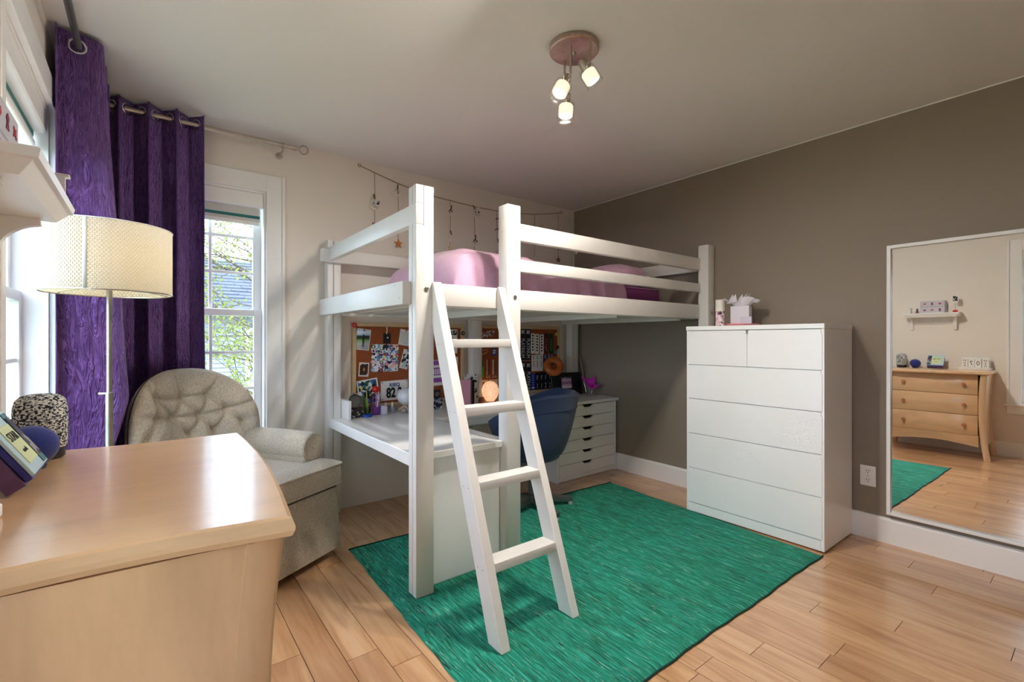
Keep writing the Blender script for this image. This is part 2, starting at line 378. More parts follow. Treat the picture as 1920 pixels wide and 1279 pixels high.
# ------------------------------------------------------------------ windows: drawn in a frame (u along the wall, d into the room, z up)
def window(name, fr, a, b, cols, wid=.105):
    def bx(m, u0, u1, d0, d1, z0, z1, bv=.002):
        p = [fr(u, d, z) for z in (z0, z1) for u, d in ((u0, d0), (u1, d0), (u1, d1), (u0, d1))]
        m.hexa(p, bv); return m
    root = struct(bx(bx(MB(), a-wid, a, 0, .02, WZ0-.02, WZ1+wid), b, b+wid, 0, .02, WZ0-.02, WZ1+wid).build(name, TRIM, smooth=False))
    W[root.name] = Matrix.Identity(4)
    P = lambda m, nm, mt=TRIM: m.build(nm, mt, root, smooth=False)
    P(bx(MB(), a, b, 0, .02, WZ1, WZ1+wid), 'head_casing')
    P(bx(bx(MB(), a-wid, a-wid+.018, .02, .03, WZ0, WZ1+wid), b+wid-.018, b+wid, .02, .03, WZ0, WZ1+wid), 'back_band')
    P(bx(MB(), a-wid-.02, b+wid+.02, -.01, .045, WZ0-.045, WZ0-.02, .004), 'stool')
    P(bx(MB(), a-wid, b+wid, 0, .018, WZ0-.125, WZ0-.045), 'apron')
    j = MB(); bx(j, a, a+.012, -.14, 0, WZ0, WZ1, 0); bx(j, b-.012, b, -.14, 0, WZ0, WZ1, 0); bx(j, a+.012, b-.012, -.14, 0, WZ1-.012, WZ1, 0); bx(j, a+.012, b-.012, -.14, 0, WZ0-.02, WZ0+.012, 0)
    P(j, 'jamb')
    zm = (WZ0+WZ1)/2
    for k, (z0, z1, d) in enumerate(((WZ0+.012, zm+.02, -.075), (zm-.02, WZ1-.012, -.105))):
        a2, b2 = a+.012, b-.012; s = .045
        f = MB(); bx(f, a2, a2+s, d-.03, d, z0, z1); bx(f, b2-s, b2, d-.03, d, z0, z1)
        bx(f, a2+s, b2-s, d-.03, d, z0, z0+s); bx(f, a2+s, b2-s, d-.03, d, z1-.04, z1); P(f, 'sash')
        ga, gb, g0, g1 = a2+s, b2-s, z0+s, z1-.04
        for c in range(1, cols):
            u = ga+(gb-ga)*c/cols; P(bx(MB(), u-.009, u+.009, d-.022, d-.006, g0, g1), 'muntin')
        for r_ in range(1, 3):
            z = g0+(g1-g0)*r_/3; P(bx(MB(), ga, gb, d-.021, d-.007, z-.009, z+.009), 'muntin')
        for c in range(cols):
            for r_ in range(3):
                P(bx(MB(), ga+(gb-ga)*c/cols, ga+(gb-ga)*(c+1)/cols, d-.017, d-.014, g0+(g1-g0)*r_/3, g0+(g1-g0)*(r_+1)/3, 0), 'pane', GLASS)
    return root
frb = lambda u, d, z: (u, Y1-d, z)
frl = lambda u, d, z: (X0+d, u, z)
window('window_1', frb, BX0, BX1, 2)
window('window_2', frl, LY0, LY1, 2)
window('window_3', frl, NY0, NY1, 2)
def roller(fr, a, b, drop, label):
    t = thing('roller_shade', label, 'window shade', fr((a+b)/2, -.03, WZ1))
    def bx(m, u0, u1, d0, d1, z0, z1, bv=.002):
        return m.hexa([fr(u, d, z) for z in (z0, z1) for u, d in ((u0, d0), (u1, d0), (u1, d1), (u0, d1))], bv)
    a += .013; b -= .013; z = WZ1-.012
    bx(MB(), a, b, -.065, -.004, z-.09, z, .006).build('cassette', TRIM, t, smooth=False)
    bx(MB(), a+.015, b-.015, -.045, -.042, z-drop, z-.09, 0).build('shade_fabric', SHADEF, t, smooth=False)
    bx(MB(), a+.015, b-.015, -.0465, -.0405, z-drop+.03, z-drop+.048, 0).build('teal_stripe', TEAL, t, smooth=False)
    bx(MB(), a+.015, b-.015, -.052, -.036, z-drop-.012, z-drop+.012, .004).build('hem_bar', TRIM, t, smooth=False)
roller(frb, BX0, BX1, .185, 'white roller shade with a teal stripe at top of the back wall window')
roller(frl, LY0, LY1, .14, 'white roller shade at top of the left wall window behind the curtain')
roller(frl, NY0, NY1, .12, 'white roller shade of the window seen only in the mirror')

# ------------------------------------------------------------------ outdoors behind the windows
SIDING = mat('siding_grey', S(128, 132, 138), .7, nscale=4, amt=.04)
SHING = mat('slate_shingle', S(62, 66, 78), .85, nscale=9, amt=.15, bump=.3, bscale=60)
struct(MB().box(-60, 60, -60, 60, -3.2, -3).build('ground', mat('lawn', S(110, 125, 85), .9, nscale=3, amt=.2), smooth=False))
hs = thing('house', 'white sided neighbouring house with grey shingled roof outside the back window', 'house', (3, 14, -3))
MB().box(-.9, 7, 12, 17, -3, 1.9).build('wall', SIDING, hs, smooth=False)
b = MB()
for k in range(34): b.hexa([(-.94, 11.96, -1.4+k*.097), (7, 11.96, -1.4+k*.097), (7, 12, -1.4+k*.097), (-.94, 12, -1.4+k*.097), (-.94, 11.985, -1.303+k*.097), (7, 11.985, -1.303+k*.097), (7, 12, -1.303+k*.097), (-.94, 12, -1.303+k*.097)])
b.build('clapboards', SIDING, hs, smooth=False, kind='stuff')
b = MB()
for k in range(16):
    t0, t1 = k/16, (k+1)/16; f = lambda t_: (11.6+t_*3.2, 1.78+t_*1.5)
    (ya, za), (yb, zb) = f(t0), f(t1)
    x0 = -1.2+.9*t0
    for q in range(26):
        xa = x0+q*.33+(.15 if k % 2 else 0); dz = rnd.uniform(.012, .03)
        b.hexa([(xa, ya, za), (xa+.32, ya, za), (xa+.32, yb, zb), (xa, yb, zb), (xa, ya, za+dz+.012), (xa+.32, ya, za+dz+.012), (xa+.32, yb, zb+.012), (xa, yb, zb+.012)])
b.build('shingles', SHING, hs, smooth=False, kind='stuff')
MB().hexa([(-1.25, 11.55, 1.72), (7.2, 11.55, 1.72), (7.2, 14.8, 3.24), (-.3, 14.8, 3.24), (-1.25, 11.55, 1.77), (7.2, 11.55, 1.77), (7.2, 14.8, 3.29), (-.3, 14.8, 3.29)]).build('roof', SHING, hs, smooth=False)
wf = MB().box(1.72, 2.5, 11.93, 12, .1, 1.4, .01).build('window_frame', TRIM, hs, smooth=False)
MB().box(1.8, 2.42, 11.92, 11.94, .18, 1.32).build('pane', mat('dull_pane', S(150, 165, 185), .15, nscale=2), wf, smooth=False)
BARK = mat('bark', S(92, 76, 66), .9, nscale=30, amt=.2)
LEAF = mat('young_leaf', S(120, 128, 62), .8, nscale=40, amt=.3)
tr = thing('tree', 'thin budding tree with spring leaves just outside the back window', 'tree', (2.0, 6.2, -3))
MB().tube([(2.0, 6.2, -3), (1.95, 6.2, -.5), (1.8, 6.15, 1.2), (1.75, 6.1, 3)], [.12, .09, .06, .03], 8).build('trunk', BARK, tr)
bm_ = MB(); lf = MB()
def branch(p, d, L, r, dep):
    pts = [p]; q = p.copy(); dd = d.copy()
    for _ in range(5):
        dd = (dd+Vector((rnd.uniform(-.25, .25), rnd.uniform(-.2, .2), rnd.uniform(-.15, .22)))).normalized(); q = q+dd*L/5; pts.append(q)
        for _k in range(2 if dep == 0 else 4):
            c = q+Vector([rnd.uniform(-.06, .06) for _ in range(3)]); e = rnd.uniform(.01, .022)
            lf.prism([c+Vector((0, 0, 0)), c+Vector((e, 0, e*.6)), c+Vector((e*1.2, 0, e*1.8)), c+Vector((0, 0, e*1.3))], (0, .003, 0))
        if dep < 2 and rnd.random() < .85: branch(q, (dd+Vector((rnd.uniform(-.8, .5), rnd.uniform(-.5, .5), rnd.uniform(-.5, .7)))).normalized(), L*.6, r*.5, dep+1)
    bm_.tube(pts, [r*(1-.75*i_/5) for i_ in range(6)], 5)
for z in (-.2, .1, .4, .7, 1.0, 1.3, 1.6, 1.9, 2.2, 2.6): branch(Vector((1.85, 6.17, z)), Vector((-1, rnd.uniform(-.4, .2), rnd.uniform(.1, .55))).normalized(), rnd.uniform(1.3, 2.0), .018, 0)
bm_.build('branches', BARK, tr, kind='stuff'); lf.build('leaves', LEAF, tr, smooth=False, kind='stuff')

# ------------------------------------------------------------------ rug
RT = .008
A_, B_, C_, D_ = Vector((.87, 2.575, 0)), Vector((2.943, 2.506, 0)), Vector((2.83, .966, 0)), Vector((.80, .985, 0))
def rug_pt(u, v):
    p = (D_*(1-u)+C_*u)*(1-v)+(A_*(1-u)+B_*u)*v
    e = .0012*math.sin(v*61+u*3)+.002*math.sin(v*23); g = .0018*math.sin(u*70)+.003*math.sin(u*17)
    p.x += e; p.y += g
    return p
b = MB()
NU, NV = 60, 60
top = [[b.bm.verts.new(rug_pt(i/NU, j/NV)+Vector((0, 0, RT if 0 < i < NU and 0 < j < NV else .0015))) for j in range(NV+1)] for i in range(NU+1)]
for i in range(NU):
    for j in range(NV): b.bm.faces.new((top[i][j], top[i+1][j], top[i+1][j+1], top[i][j+1]))
rug = thing('area_rug', 'green woven area rug with streaky yarn under the loft bed and ladder', 'rug', (1.9, 1.75, 0))
b.build('woven_field', RUG, rug, fix=False)
EDGE = mat('rug_edge_thread', S(20, 60, 50), .95, nscale=60, amt=.3)
MB().tube([rug_pt(i/80, 0)+Vector((0, 0, .004)) for i in range(81)], .004, 6).build('edge_binding', EDGE, rug)
MB().tube([rug_pt(i/80, 1)+Vector((0, 0, .004)) for i in range(81)], .004, 6).build('edge_binding', EDGE, rug)
z0 = RT+.0005

# ------------------------------------------------------------------ loft bed
bed = thing('loft_bed', 'white painted wooden loft bed with guard rails above the desk', 'bed', (.93, 1.89, 0))
def post(x0, x1, y0, y1, zb, zt, ax='x'):
    if ax == 'x':
        xm = x0+(x1-x0)*.44
        o = MB().box(x0, xm-.0012, y0, y1, zb, zt, .004, 2).build('post', WHITE, bed)
        MB().box(xm+.0012, x1, y0, y1, zb, zt-.002, .004, 2).build('post_half', WHITE, o)
        MB().box(xm-.004, xm+.004, y0+.006, y1-.006, zb+.01, zt-.01).build('glue_joint', GAP, o, smooth=False)
    else:
        o = MB().box(x0, x1, y0, y1, zb, zt, .005, 2).build('post', WHITE, bed)
    return o
o = MB().box(.932, 1.02, 1.892, 1.9285, z0, 1.836, .004, 2).build('post', WHITE, bed)
MB().box(.932, 1.02, 1.9305, 1.968, z0, 1.835, .004, 2).build('post_half', WHITE, o)
MB().box(.938, 1.014, 1.925, 1.934, z0+.01, 1.825).build('glue_joint', GAP, o, smooth=False)
MB().box(.9685, .9705, 1.8916, 1.90, 1.655, 1.834).build('split_crack', GAP, o, smooth=False)
for z in (1.661, 1.7545): MB().box(.934, .9695, 1.8917, 1.90, z-.0008, z+.0008).build('notch_joint', GAP, o, smooth=False)
post(1.434, 1.522, 1.892, 1.968, z0, 1.838, 'y')
post(3.222, 3.308, 1.832, 1.912, z0, 1.843, 'y')
post(.932, 1.018, 3.173, 3.249, 0, 1.806)
post(2.06, 2.147, 3.173, 3.249, 0, 1.40, 'y')
post(3.17, 3.258, 3.173, 3.249, 0, 1.79)
def rail(nm, x0, x1, y0, y1, z_0, z_1, bv=.004): return MB().box(x0, x1, y0, y1, z_0, z_1, bv, 2).build(nm, WHITE, bed)
rail('side_rail', 1.021, 1.433, 1.900, 1.938, 1.304, 1.406); rail('side_rail', 1.523, 3.228, 1.898, 1.936, 1.302, 1.406)
rail('guard_rail', 1.523, 3.230, 1.894, 1.932, 1.499, 1.562); rail('guard_rail', 1.523, 3.230, 1.894, 1.932, 1.660, 1.748)
rail('guard_rail', .883, 3.17, 3.135, 3.172, 1.653, 1.737)
rail('side_rail', 1.019, 3.17, 3.135, 3.172, 1.304, 1.406)
rail('end_beam', .888, .931, 1.937, 3.21, 1.306, 1.410)
rail('end_beam', 3.262, 3.30, 1.913, 3.21, 1.306, 1.410)
rail('end_guard_rail', .9305, .968, 1.8912, 3.172, 1.664, 1.752); rail('end_guard_rail', 3.262, 3.30, 1.913, 3.21, 1.660, 1.748)
for k in range(18):
    x = .975+k*.1255; MB().box(x, x+.098, 1.94, 3.134, 1.322, 1.340, .002).build('slat', WHITE, bed, smooth=False)
for x in (1.5, 2.3, 3.0): rail('cross_bearer', x, x+.038, 1.94, 3.134, 1.285, 1.3215, .002)
rail('ledger', 1.02, 3.22, 1.939, 1.965, 1.300, 1.321, .002)
def bolt(x, y, z):
    MB().lathe([(0, 0), (.008, 0), (.0115, .002), (.0115, .003), (.006, .006), (0, .0065)], (x, y, z), (0, -1, 0), 14).build('bolt', CHROME, bed)
bolt(.983, 1.892, 1.375); bolt(1.483, 1.892, 1.365); bolt(3.268, 1.832, 1.345)
NAIL = mat('nail_hole', S(40, 38, 36), .8, nscale=9)
def nail(x, y, z, ax): MB().lathe([(0, .0), (.0022, .0), (.0022, .0007), (0, .0007)], (x, y, z), ax, 8).build('nail_hole', NAIL, bed)
for q in ((1.434, 1.91, 1.125), (1.434, 1.93, 1.70), (.932, 1.93, 1.72)): nail(*q, (-1, 0, 0))
for q in ((.888, 2.02, 1.395), (.888, 1.97, 1.335), (.888, 3.1, 1.395)): nail(*q, (-1, 0, 0))

# ladder
lad = thing('ladder', 'white wooden ladder leaning on the front rail of the loft bed', 'ladder', (1.2, 1.4, z0))
def stringer(x0, x1, zt):
    fy = lambda z: 1.362+.366*z
    prof = [(fy(z0), z0), (fy(z0)+.086, z0), (1.896, (1.896-1.448)/.366), (1.896, zt), (fy(zt), zt)]
    b = MB(); b.prism([(x0, y, z) for y, z in prof], (x1-x0, 0, 0)); bmesh.ops.bevel(b.bm, geom=b.bm.edges[:], offset=.003, segments=1, affect='EDGES')
    o = b.build('stringer', WHITE, lad)
    for z in (1.13, .845, .556, .27):
        for dy in (.025, .06): MB().lathe([(0, 0), (.002, 0), (.002, .0006), (0, .0006)], (x0, fy(z)+dy, z), (-1, 0, 0), 8).build('screw_hole', NAIL, o)
stringer(1.010, 1.052, 1.408); stringer(1.372, 1.410, 1.409)
for zt in (1.151, .864, .576, .290):
    y = 1.362+.366*(zt-.018)
    MB().box(1.0525, 1.3715, y+.004, y+.084, zt-.038, zt, .004, 2).build('rung', WHITE, lad)

# mattress, duvet, pillow
MX0, MX1, MY0, MY1, MZ = 1.305, 3.18, 2.20, 3.13, 1.545
MB_ = MB().box(MX0, MX1, MY0, MY1, 1.3405, MZ, .035, 4)
mt = thing('mattress', 'purple fitted mattress lying on the loft bed slats', 'mattress', (2.25, 2.66, 1.3405)); MB_.build('fitted_sheet', PURPF, mt)
MB().tube([(x, y, MZ-.018) for x, y in ((MX0+.03, MY0-.001), (MX1-.03, MY0-.001), (MX1+.001, MY0+.03), (MX1+.001, MY1-.03))], .004, 6).build('piping', PURPF, mt)
from mathutils import noise as mn
DX0, DX1, DY0, DY1 = 1.272, 2.69, 2.168, 3.09
def duvet(u, v):
    x = DX0+u*(DX1-DX0)
    s = v*1.18                                # along the cloth: .22 hanging side, then the top
    fold = mn.noise(Vector((x*7, s*1.2, 3)))*.5+mn.noise(Vector((x*17+s*3, s*2.5, 7)))*.35
    crease = math.sin(x*34+4*s+3*mn.noise(Vector((x*3, s*2, 1))))
    top = 1.640+.058*math.exp(-((x-1.58)/.34)**2)*math.exp(-((s-.62)/.34)**2)+.022*fold+.012*mn.noise(Vector((x*4, s*5, 9)))
    lim = .22
    if s < lim:
        t = s/lim; a = t*PI/2
        z = 1.40+(top-.02-1.40)*min(1, t*1.08)-.0; y = DY0+.075*max(0, t-.62)**1.6/.38**1.6-(.020*(1+crease)+.036*(.6+fold))*(1-t)**.5*(1-.4*t)
        z -= .0
        k = max(0, (t-.62)/.38); z -= .022*(1-k)*0
    else:
        t = (s-lim)/(1.18-lim); y = DY0+.075+t*(DY1-DY0-.075); r = min(1, t/.16); z = top-.02+.02*math.sin(r*PI/2)+.014*crease*math.exp(-t*2.5)
        if t > .9: z -= (t-.9)*1.1
    if u < .17 and z > 1.39: k = 1-u/.17; z = 1.39+(z-1.39)*math.sqrt(max(0, 1-k**4))
    if u > .93: z -= .05*((u-.93)/.07)**2
    return Vector((x+.012*mn.noise(Vector((u*2, s*6, 5))), y, max(z, 1.395 if s < lim else MZ+.012 if .17 < u else 1.39)))
dv = MB().grid(duvet, 150, 90); bmesh.ops.recalc_face_normals(dv.bm, faces=dv.bm.faces[:])
do = dv.build('duvet', PINKF, None, solid=.010, ang=80); tag(do, 'puffy pink duvet bunched up on the loft bed mattress', 'duvet')
pl = thing('pillow', 'pink pillow with ruffled edge at head end of the loft bed', 'pillow', (2.935, 2.47, MZ))
PX, PY, PZ, PA, PB = 2.935, 2.47, 1.640, .205, .225
def pillow(u, v):
    a = 2*PI*u; ph = PI*(v-.5); cx, cy, cz = math.cos(ph)*math.cos(a), math.cos(ph)*math.sin(a), math.sin(ph)
    se = lambda c, e: math.copysign(abs(c)**e, c)
    return Vector((PX+PA*se(cx, .6), PY+PB*se(cy, .6), PZ+.085*se(cz, .8)+.010*math.sin(cx*7+cy*5)))
MB().grid(pillow, 40, 20, cu=True).build('cushion', PINKF, pl, ang=80)
def ruffle(u, v):
    a = 2*PI*u; se = lambda c, e: math.copysign(abs(c)**e, c); k = 1+v*.16
    return Vector((PX+PA*k*se(math.cos(a), .6), PY+PB*k*se(math.sin(a), .6), PZ+v*.014*math.sin(u*2*PI*44)-.02*v))
MB().grid(ruffle, 352, 2, cu=True).build('ruffle', mat('ruffle_pale_pink', S(226, 196, 204), .8, nscale=30, amt=.04), pl, solid=.002, ang=80)

# ------------------------------------------------------------------ corner desk under the bed
dk = thing('corner_desk', 'white L shaped corner desk built in under the loft bed', 'desk', (1.2, 3.0, 0))
MB().box(.962, 1.489, 1.975, 3.236, .600, .630, .003).build('wing_top', DESKW, dk, smooth=False)
MB().box(1.4895, 2.566, 2.74, 3.236, .600, .630, .003).build('rear_top', DESKW, dk, smooth=False)
MB().box(.940, .9615, 1.969, 3.172, .573, .633, .003).build('edge_board', DESKW, dk, smooth=False)
MB().box(1.021, 1.433, 1.928, 1.9745, .602, .634, .003).build('front_edging', DESKW, dk, smooth=False)
MB().box(1.021, 1.433, 1.955, 1.974, z0, .600, .002).build('end_panel', LAM, dk, smooth=False)
MB().box(1.019, 2.06, 3.2365, 3.249, 0, .60, .001).build('back_panel', DESKW, dk, smooth=False)
MB().box(1.02, 1.042, 3.04, 3.236, .6305, .752, .003).build('side_lip', DESKW, dk, smooth=False)
MB().box(1.4895, 2.566, 2.742, 2.76, .555, .5995, .002).build('front_apron', DESKW, dk, smooth=False)

# drawer unit under the far end of the desk
du = thing('drawer_unit', 'low white six drawer unit in the corner under the loft bed', 'drawer unit', (2.93, 2.98, 0))
MB().box(2.568, 3.306, 2.722, 3.165, .612, .638, .003).build('top', LAM, du, smooth=False)
MB().box(2.576, 2.594, 2.737, 3.165, 0, .6115, .002).build('side_panel', LAM, du, smooth=False); MB().box(3.268, 3.286, 2.737, 3.165, 0, .6115, .002).build('side_panel', LAM, du, smooth=False)
MB().box(2.594, 3.268, 2.77, 3.16, .02, .61).build('carcass', GAP, du, smooth=False)
MB().box(2.594, 3.268, 2.745, 2.765, .002, .04, .002).build('plinth', LAM, du, smooth=False)
b0, hh = .044, .0940
for k in range(6):
    za, zb = b0+k*hh, b0+(k+1)*hh-.004
    xa, xb, xc = 2.597, 3.265, 2.931
    prof = [(xa, za), (xb, za), (xb, zb), (xc+.068, zb), (xc+.040, zb-.022), (xc-.040, zb-.022), (xc-.068, zb), (xa, zb)]
    MB().prism([(x, 2.739, z) for x, z in prof], (0, .018, 0)).build('drawer', LAM, du, smooth=False)

# ------------------------------------------------------------------ tall chest of drawers
ch = thing('chest_of_drawers', 'tall white chest with six drawers standing against the taupe wall', 'chest of drawers', (3.08, 1.378, z0))
cx0, cx1, cy0, cy1 = 2.864, 3.292, .970, 1.785
MB().box(cx0-.002, cx1, cy0-.002, cy1+.002, 1.209, 1.237, .0025).build('top', LAM, ch, smooth=False)
MB().box(cx0+.004, cx1, cy0, cy0+.017, z0, 1.2085, .0015).build('side_panel', LAM, ch, smooth=False)
MB().box(cx0+.004, cx1, cy1-.017, cy1, z0, 1.2085, .0015).build('side_panel', LAM, ch, smooth=False)
MB().box(cx0+.03, cx1-.005, cy0+.018, cy1-.018, .05, 1.205).build('carcass', LAM, ch, smooth=False)
MB().box(cx0+.004, cx0+.022, cy0+.0175, cy1-.0175, z0, .066, .0015).build('plinth', LAM, ch, smooth=False)
rows = [(.071, .297), (.3005, .527), (.5305, .757), (.7605, .982), (.9855, 1.206)]
for k, (a, b2) in enumerate(rows):
    ys = [(cy0+.010, cy1-.010)] if k < 4 else [(cy0+.010, 1.3788), (1.3812, cy1-.010)]
    for ya, yb in ys:
        n = .006 if k < 5 else 0
        prof = [(ya, a), (yb, a), (yb, b2-.022), (yb-n, b2-.022), (yb-n, b2), (ya+n, b2), (ya+n, b2-.022), (ya, b2-.022)]
        MB().prism([(cx0, y, z) for y, z in prof], (.018, 0, 0)).build('drawer', LAM, ch, smooth=False)

# ------------------------------------------------------------------ mirror and outlet on the taupe wall
mr = thing('wall_mirror', 'large white framed mirror on the taupe wall right of the chest', 'mirror', (X1-.008, .402, .9225))
mr.rotation_euler = (0, R(.25), R(-.5))
def ml(nm, m, x0, x1, y0, y1, z_0, z_1, bv=.002): return MB().box(x0, x1, y0, y1, z_0, z_1, bv).build(nm, m, mr, smooth=False, local=True)
hw, hz, fw = .40, .7525, .019
ml('frame_side', TRIM, -.036, -.006, hw-fw, hw, -hz, hz); ml('frame_side', TRIM, -.036, -.006, -hw, -hw+fw, -hz, hz)
ml('frame_top', TRIM, -.036, -.006, -hw+fw, hw-fw, hz-fw, hz); ml('frame_bottom', TRIM, -.036, -.006, -hw+fw, hw-fw, -hz, -hz+fw)
ml('glass', MIRROR, -.020, -.010, -hw+fw, hw-fw, -hz+fw, hz-fw, 0)
ot = thing('power_outlet', 'white double power outlet on the wall between chest and mirror', 'outlet', (X1, .897, .359))
MB().box(X1-.006, X1, .859, .935, .300, .418, .003, 2).build('plate', TRIM, ot)
for z in (.333, .385):
    s_ = MB().lathe([(0, .0), (.0165, .0), (.0165, .0015), (0, .0015)], (X1-.006, .897, z), (-1, 0, 0), 18).build('socket', TRIM, ot)
    for dy in (-.006, .006): MB().box(X1-.0082, X1-.0076, .897+dy-.0012, .897+dy+.0012, z, z+.009).build('slot', INK, s_, smooth=False)
    MB().lathe([(0, 0), (.0025, 0), (.0025, .0006), (0, .0006)], (X1-.0076, .897, z-.007), (-1, 0, 0), 8).build('slot', INK, s_, smooth=False)
MB().lathe([(0, 0), (.003, 0), (.002, .0012), (0, .0015)], (X1-.006, .897, .359), (-1, 0, 0), 10).build('screw', CHROME, ot)

# ------------------------------------------------------------------ armchair
TH = R(30.7)
ac = thing('armchair', 'beige button tufted armchair with a skirt in the corner by the window', 'armchair', (.333, 2.70, 0), TH)
def AB(m, nm, mt=CHAIRF, par=None, **k): return m.build(nm, mt, par or ac, local=True, **k)
def rrect(x0, x1, y0, y1, r, n=5):
    out = []
    for cx, cy, a in ((x1-r, y0+r, -PI/2), (x1-r, y1-r, 0), (x0+r, y1-r, PI/2), (x0+r, y0+r, PI)):
        for k in range(n+1): out.append((cx+r*math.cos(a+k*PI/2/n), cy+r*math.sin(a+k*PI/2/n)))
    return out
def loft(m, rings):
    V = [[m.bm.verts.new(p) for p in r] for r in rings]; n = len(V[0])
    for A, B in zip(V, V[1:]):
        for k in range(n): m.bm.faces.new((A[k], A[(k+1) % n], B[(k+1) % n], B[k]))
    m.bm.faces.new(V[0][::-1]); m.bm.faces.new(V[-1]); return m
def ring(x0, x1, y0, y1, r, z): return [(x, y, z) for x, y in rrect(x0, x1, y0, y1, r)]
m = MB(); loft(m, [ring(-.372, .372, -.368, .335, .03, .045), ring(-.362, .362, -.358, .33, .03, .2), ring(-.354, .354, -.35, .325, .03, .362)]); AB(m, 'skirt')
m = MB(); loft(m, [ring(-.345, .345, -.34, .32, .03, .3625), ring(-.345, .345, -.34, .32, .03, .376)]); AB(m, 'seat_gap_shade', mat('welt_shadow', S(96, 88, 78), .9, nscale=60))  # dark band: shade of the gap under the cushion is put into its colour
m = MB()
loft(m, [ring(-.345, .345, -.355, -.232, .03, .3765), ring(-.36, .36, -.374, -.228, .035, .392), ring(-.364, .364, -.378, -.226, .035, .44), ring(-.36, .36, -.372, -.228, .035, .49), ring(-.34, .34, -.352, -.24, .03, .505)])
seat = AB(m, 'seat_cushion')
m = MB(); loft(m, [ring(-.232, .232, -.25, .22, .02, .377), ring(-.232, .232, -.25, .22, .02, .47), ring(-.225, .225, -.25, .21, .03, .502)]); AB(m, 'seat_deck', par=None)
pts = [(x, y, .488) for x, y in rrect(-.363, .363, -.377, -.226, .035)]; AB(MB().tube(pts, .0055, 6, closed=True), 'welt', par=seat)
pts = [(x, y, .388) for x, y in rrect(-.361, .361, -.375, -.226, .035)]; AB(MB().tube(pts, .0055, 6, closed=True), 'welt', par=seat)
for s in (-1, 1):
    m = MB(); loft(m, [ring(min(s*.236, s*.35), max(s*.236, s*.35), -.222, .30, .02, .3765), ring(min(s*.236, s*.352), max(s*.236, s*.352), -.222, .30, .02, .56)])
    arm = AB(m, 'armrest')
    prof = [(.0, -.228), (.06, -.228), (.073, -.222), (.079, -.20), (.080, .05), (.078, .20), (.06, .25), (0, .26)]
    m = MB(); m.lathe([(r, y) for r, y in prof], (s*.300, 0, .572), (0, 1, 0), 24); AB(m, 'arm_roll', par=arm)
    m = MB(); m.torus((s*.300, -.224, .572), .066, .005, (0, 1, 0), 28, 6); AB(m, 'welt', par=arm)
    m = MB(); m.lathe([(0, -.2345), (.009, -.2335), (.012, -.2285), (0, -.228)], (s*.300, 0, .572), (0, 1, 0), 12); AB(m, 'button', par=arm)
btn = [(-.185, .862), (-.05, .85), (.085, .858), (-.19, .77), (-.10, .757), (.045, .75), (.175, .768), (-.26, .68), (-.02, .66), (.11, .66), (.25, .69)]
seg = [(0, 1), (1, 2), (0, 3), (0, 4), (1, 4), (1, 5), (2, 5), (2, 6), (3, 7), (4, 8), (5, 8), (5, 9), (6, 9), (6, 10), (3, 4), (4, 5), (5, 6)]
tops = [(0, (-.27, .96)), (1, (-.075, .99)), (2, (.16, .965)), (3, (-.31, .80)), (6, (.30, .80)), (0, (-.19, .985))]
lines = [(btn[a], btn[b_]) for a, b_ in seg]+[(btn[a], q) for a, q in tops]
def segd(p, a, b_):
    ax, ay = a; bx_, by = b_; dx, dy = bx_-ax, by-ay; t = max(0, min(1, ((p[0]-ax)*dx+(p[1]-ay)*dy)/(dx*dx+dy*dy)))
    return math.hypot(p[0]-ax-t*dx, p[1]-ay-t*dy)
def ztop(u): return .70+.298*max(0, 1-abs(u)**2.5)**.55
def bsurf(u, v, front):
    z = .50+v*(ztop(u)-.50); x = .335*u
    e = max(0, (1-abs(u)**5))**.5*max(0, (1-v**7))**.5
    ym = .345+.07*(z-.75)-.12*u*u*(1 if front else .9)
    if not front: return Vector((x, ym+.075*e, z))
    d = 0
    for bx_, bz in btn: d += .030*math.exp(-(((x-bx_)**2+(z-bz)**2)/.0009))
    cr_ = min(segd((x, z), a, b_) for a, b_ in lines); d += .017*math.exp(-(cr_/.011)**2)
    puff = .012*min(1, cr_/.05)
    return Vector((x, ym-(.068+puff)*e+d*e, z))
m = MB(); m.grid(lambda a, v: bsurf(2*a-1, v, True), 120, 90); m.grid(lambda a, v: bsurf(2*a-1, v, False), 60, 40)
bk = AB(m, 'backrest', ang=75)
for bx_, bz in btn[:7]:
    u = bx_/.335; p = bsurf(u, (bz-.5)/(ztop(u)-.5), True); m = MB(); m.ball((p.x, p.y-.002, p.z), .009, 10, (1, .6, 1)); AB(m, 'button', par=bk)
m = MB(); m.lathe([(0, 0), (.17, 0), (.19, .012), (.19, .03), (.06, .044), (0, .044)], (0, 0, 0), (0, 0, 1), 28); AB(m, 'swivel_base', BLACK)

# ------------------------------------------------------------------ floor lamp
fl_ = thing('floor_lamp', 'brushed metal floor lamp with white quilted drum shade before purple curtain', 'floor lamp', (-.11, 2.261, 0))
LX, LY = -.11, 2.261
POLE = mat('satin_steel', S(158, 152, 146), .35, 1, nscale=40, amt=.06)
MB().lathe([(0, 0), (.135, 0), (.138, .006), (.13, .016), (.02, .024), (.018, .03), (0, .03)], (LX, LY, 0), (0, 0, 1), 36).build('base', NICKEL, fl_)
MB().lathe([(.0115, .028), (.0115, .955), (.009, .958)], (LX, LY, 0), (0, 0, 1), 16).build('lower_pole', POLE, fl_)
MB().lathe([(.0085, .956), (.0085, 1.33), (.020, 1.332), (.026, 1.338), (.026, 1.352), (.012, 1.356), (.012, 1.40), (0, 1.40)], (LX, LY, 0), (0, 0, 1), 16).build('upper_pole', POLE, fl_)
MB().tube([(LX, LY, .953), (LX-.03, LY+.012, .953)], [.004, .005], 8).build('height_knob', NICKEL, fl_)
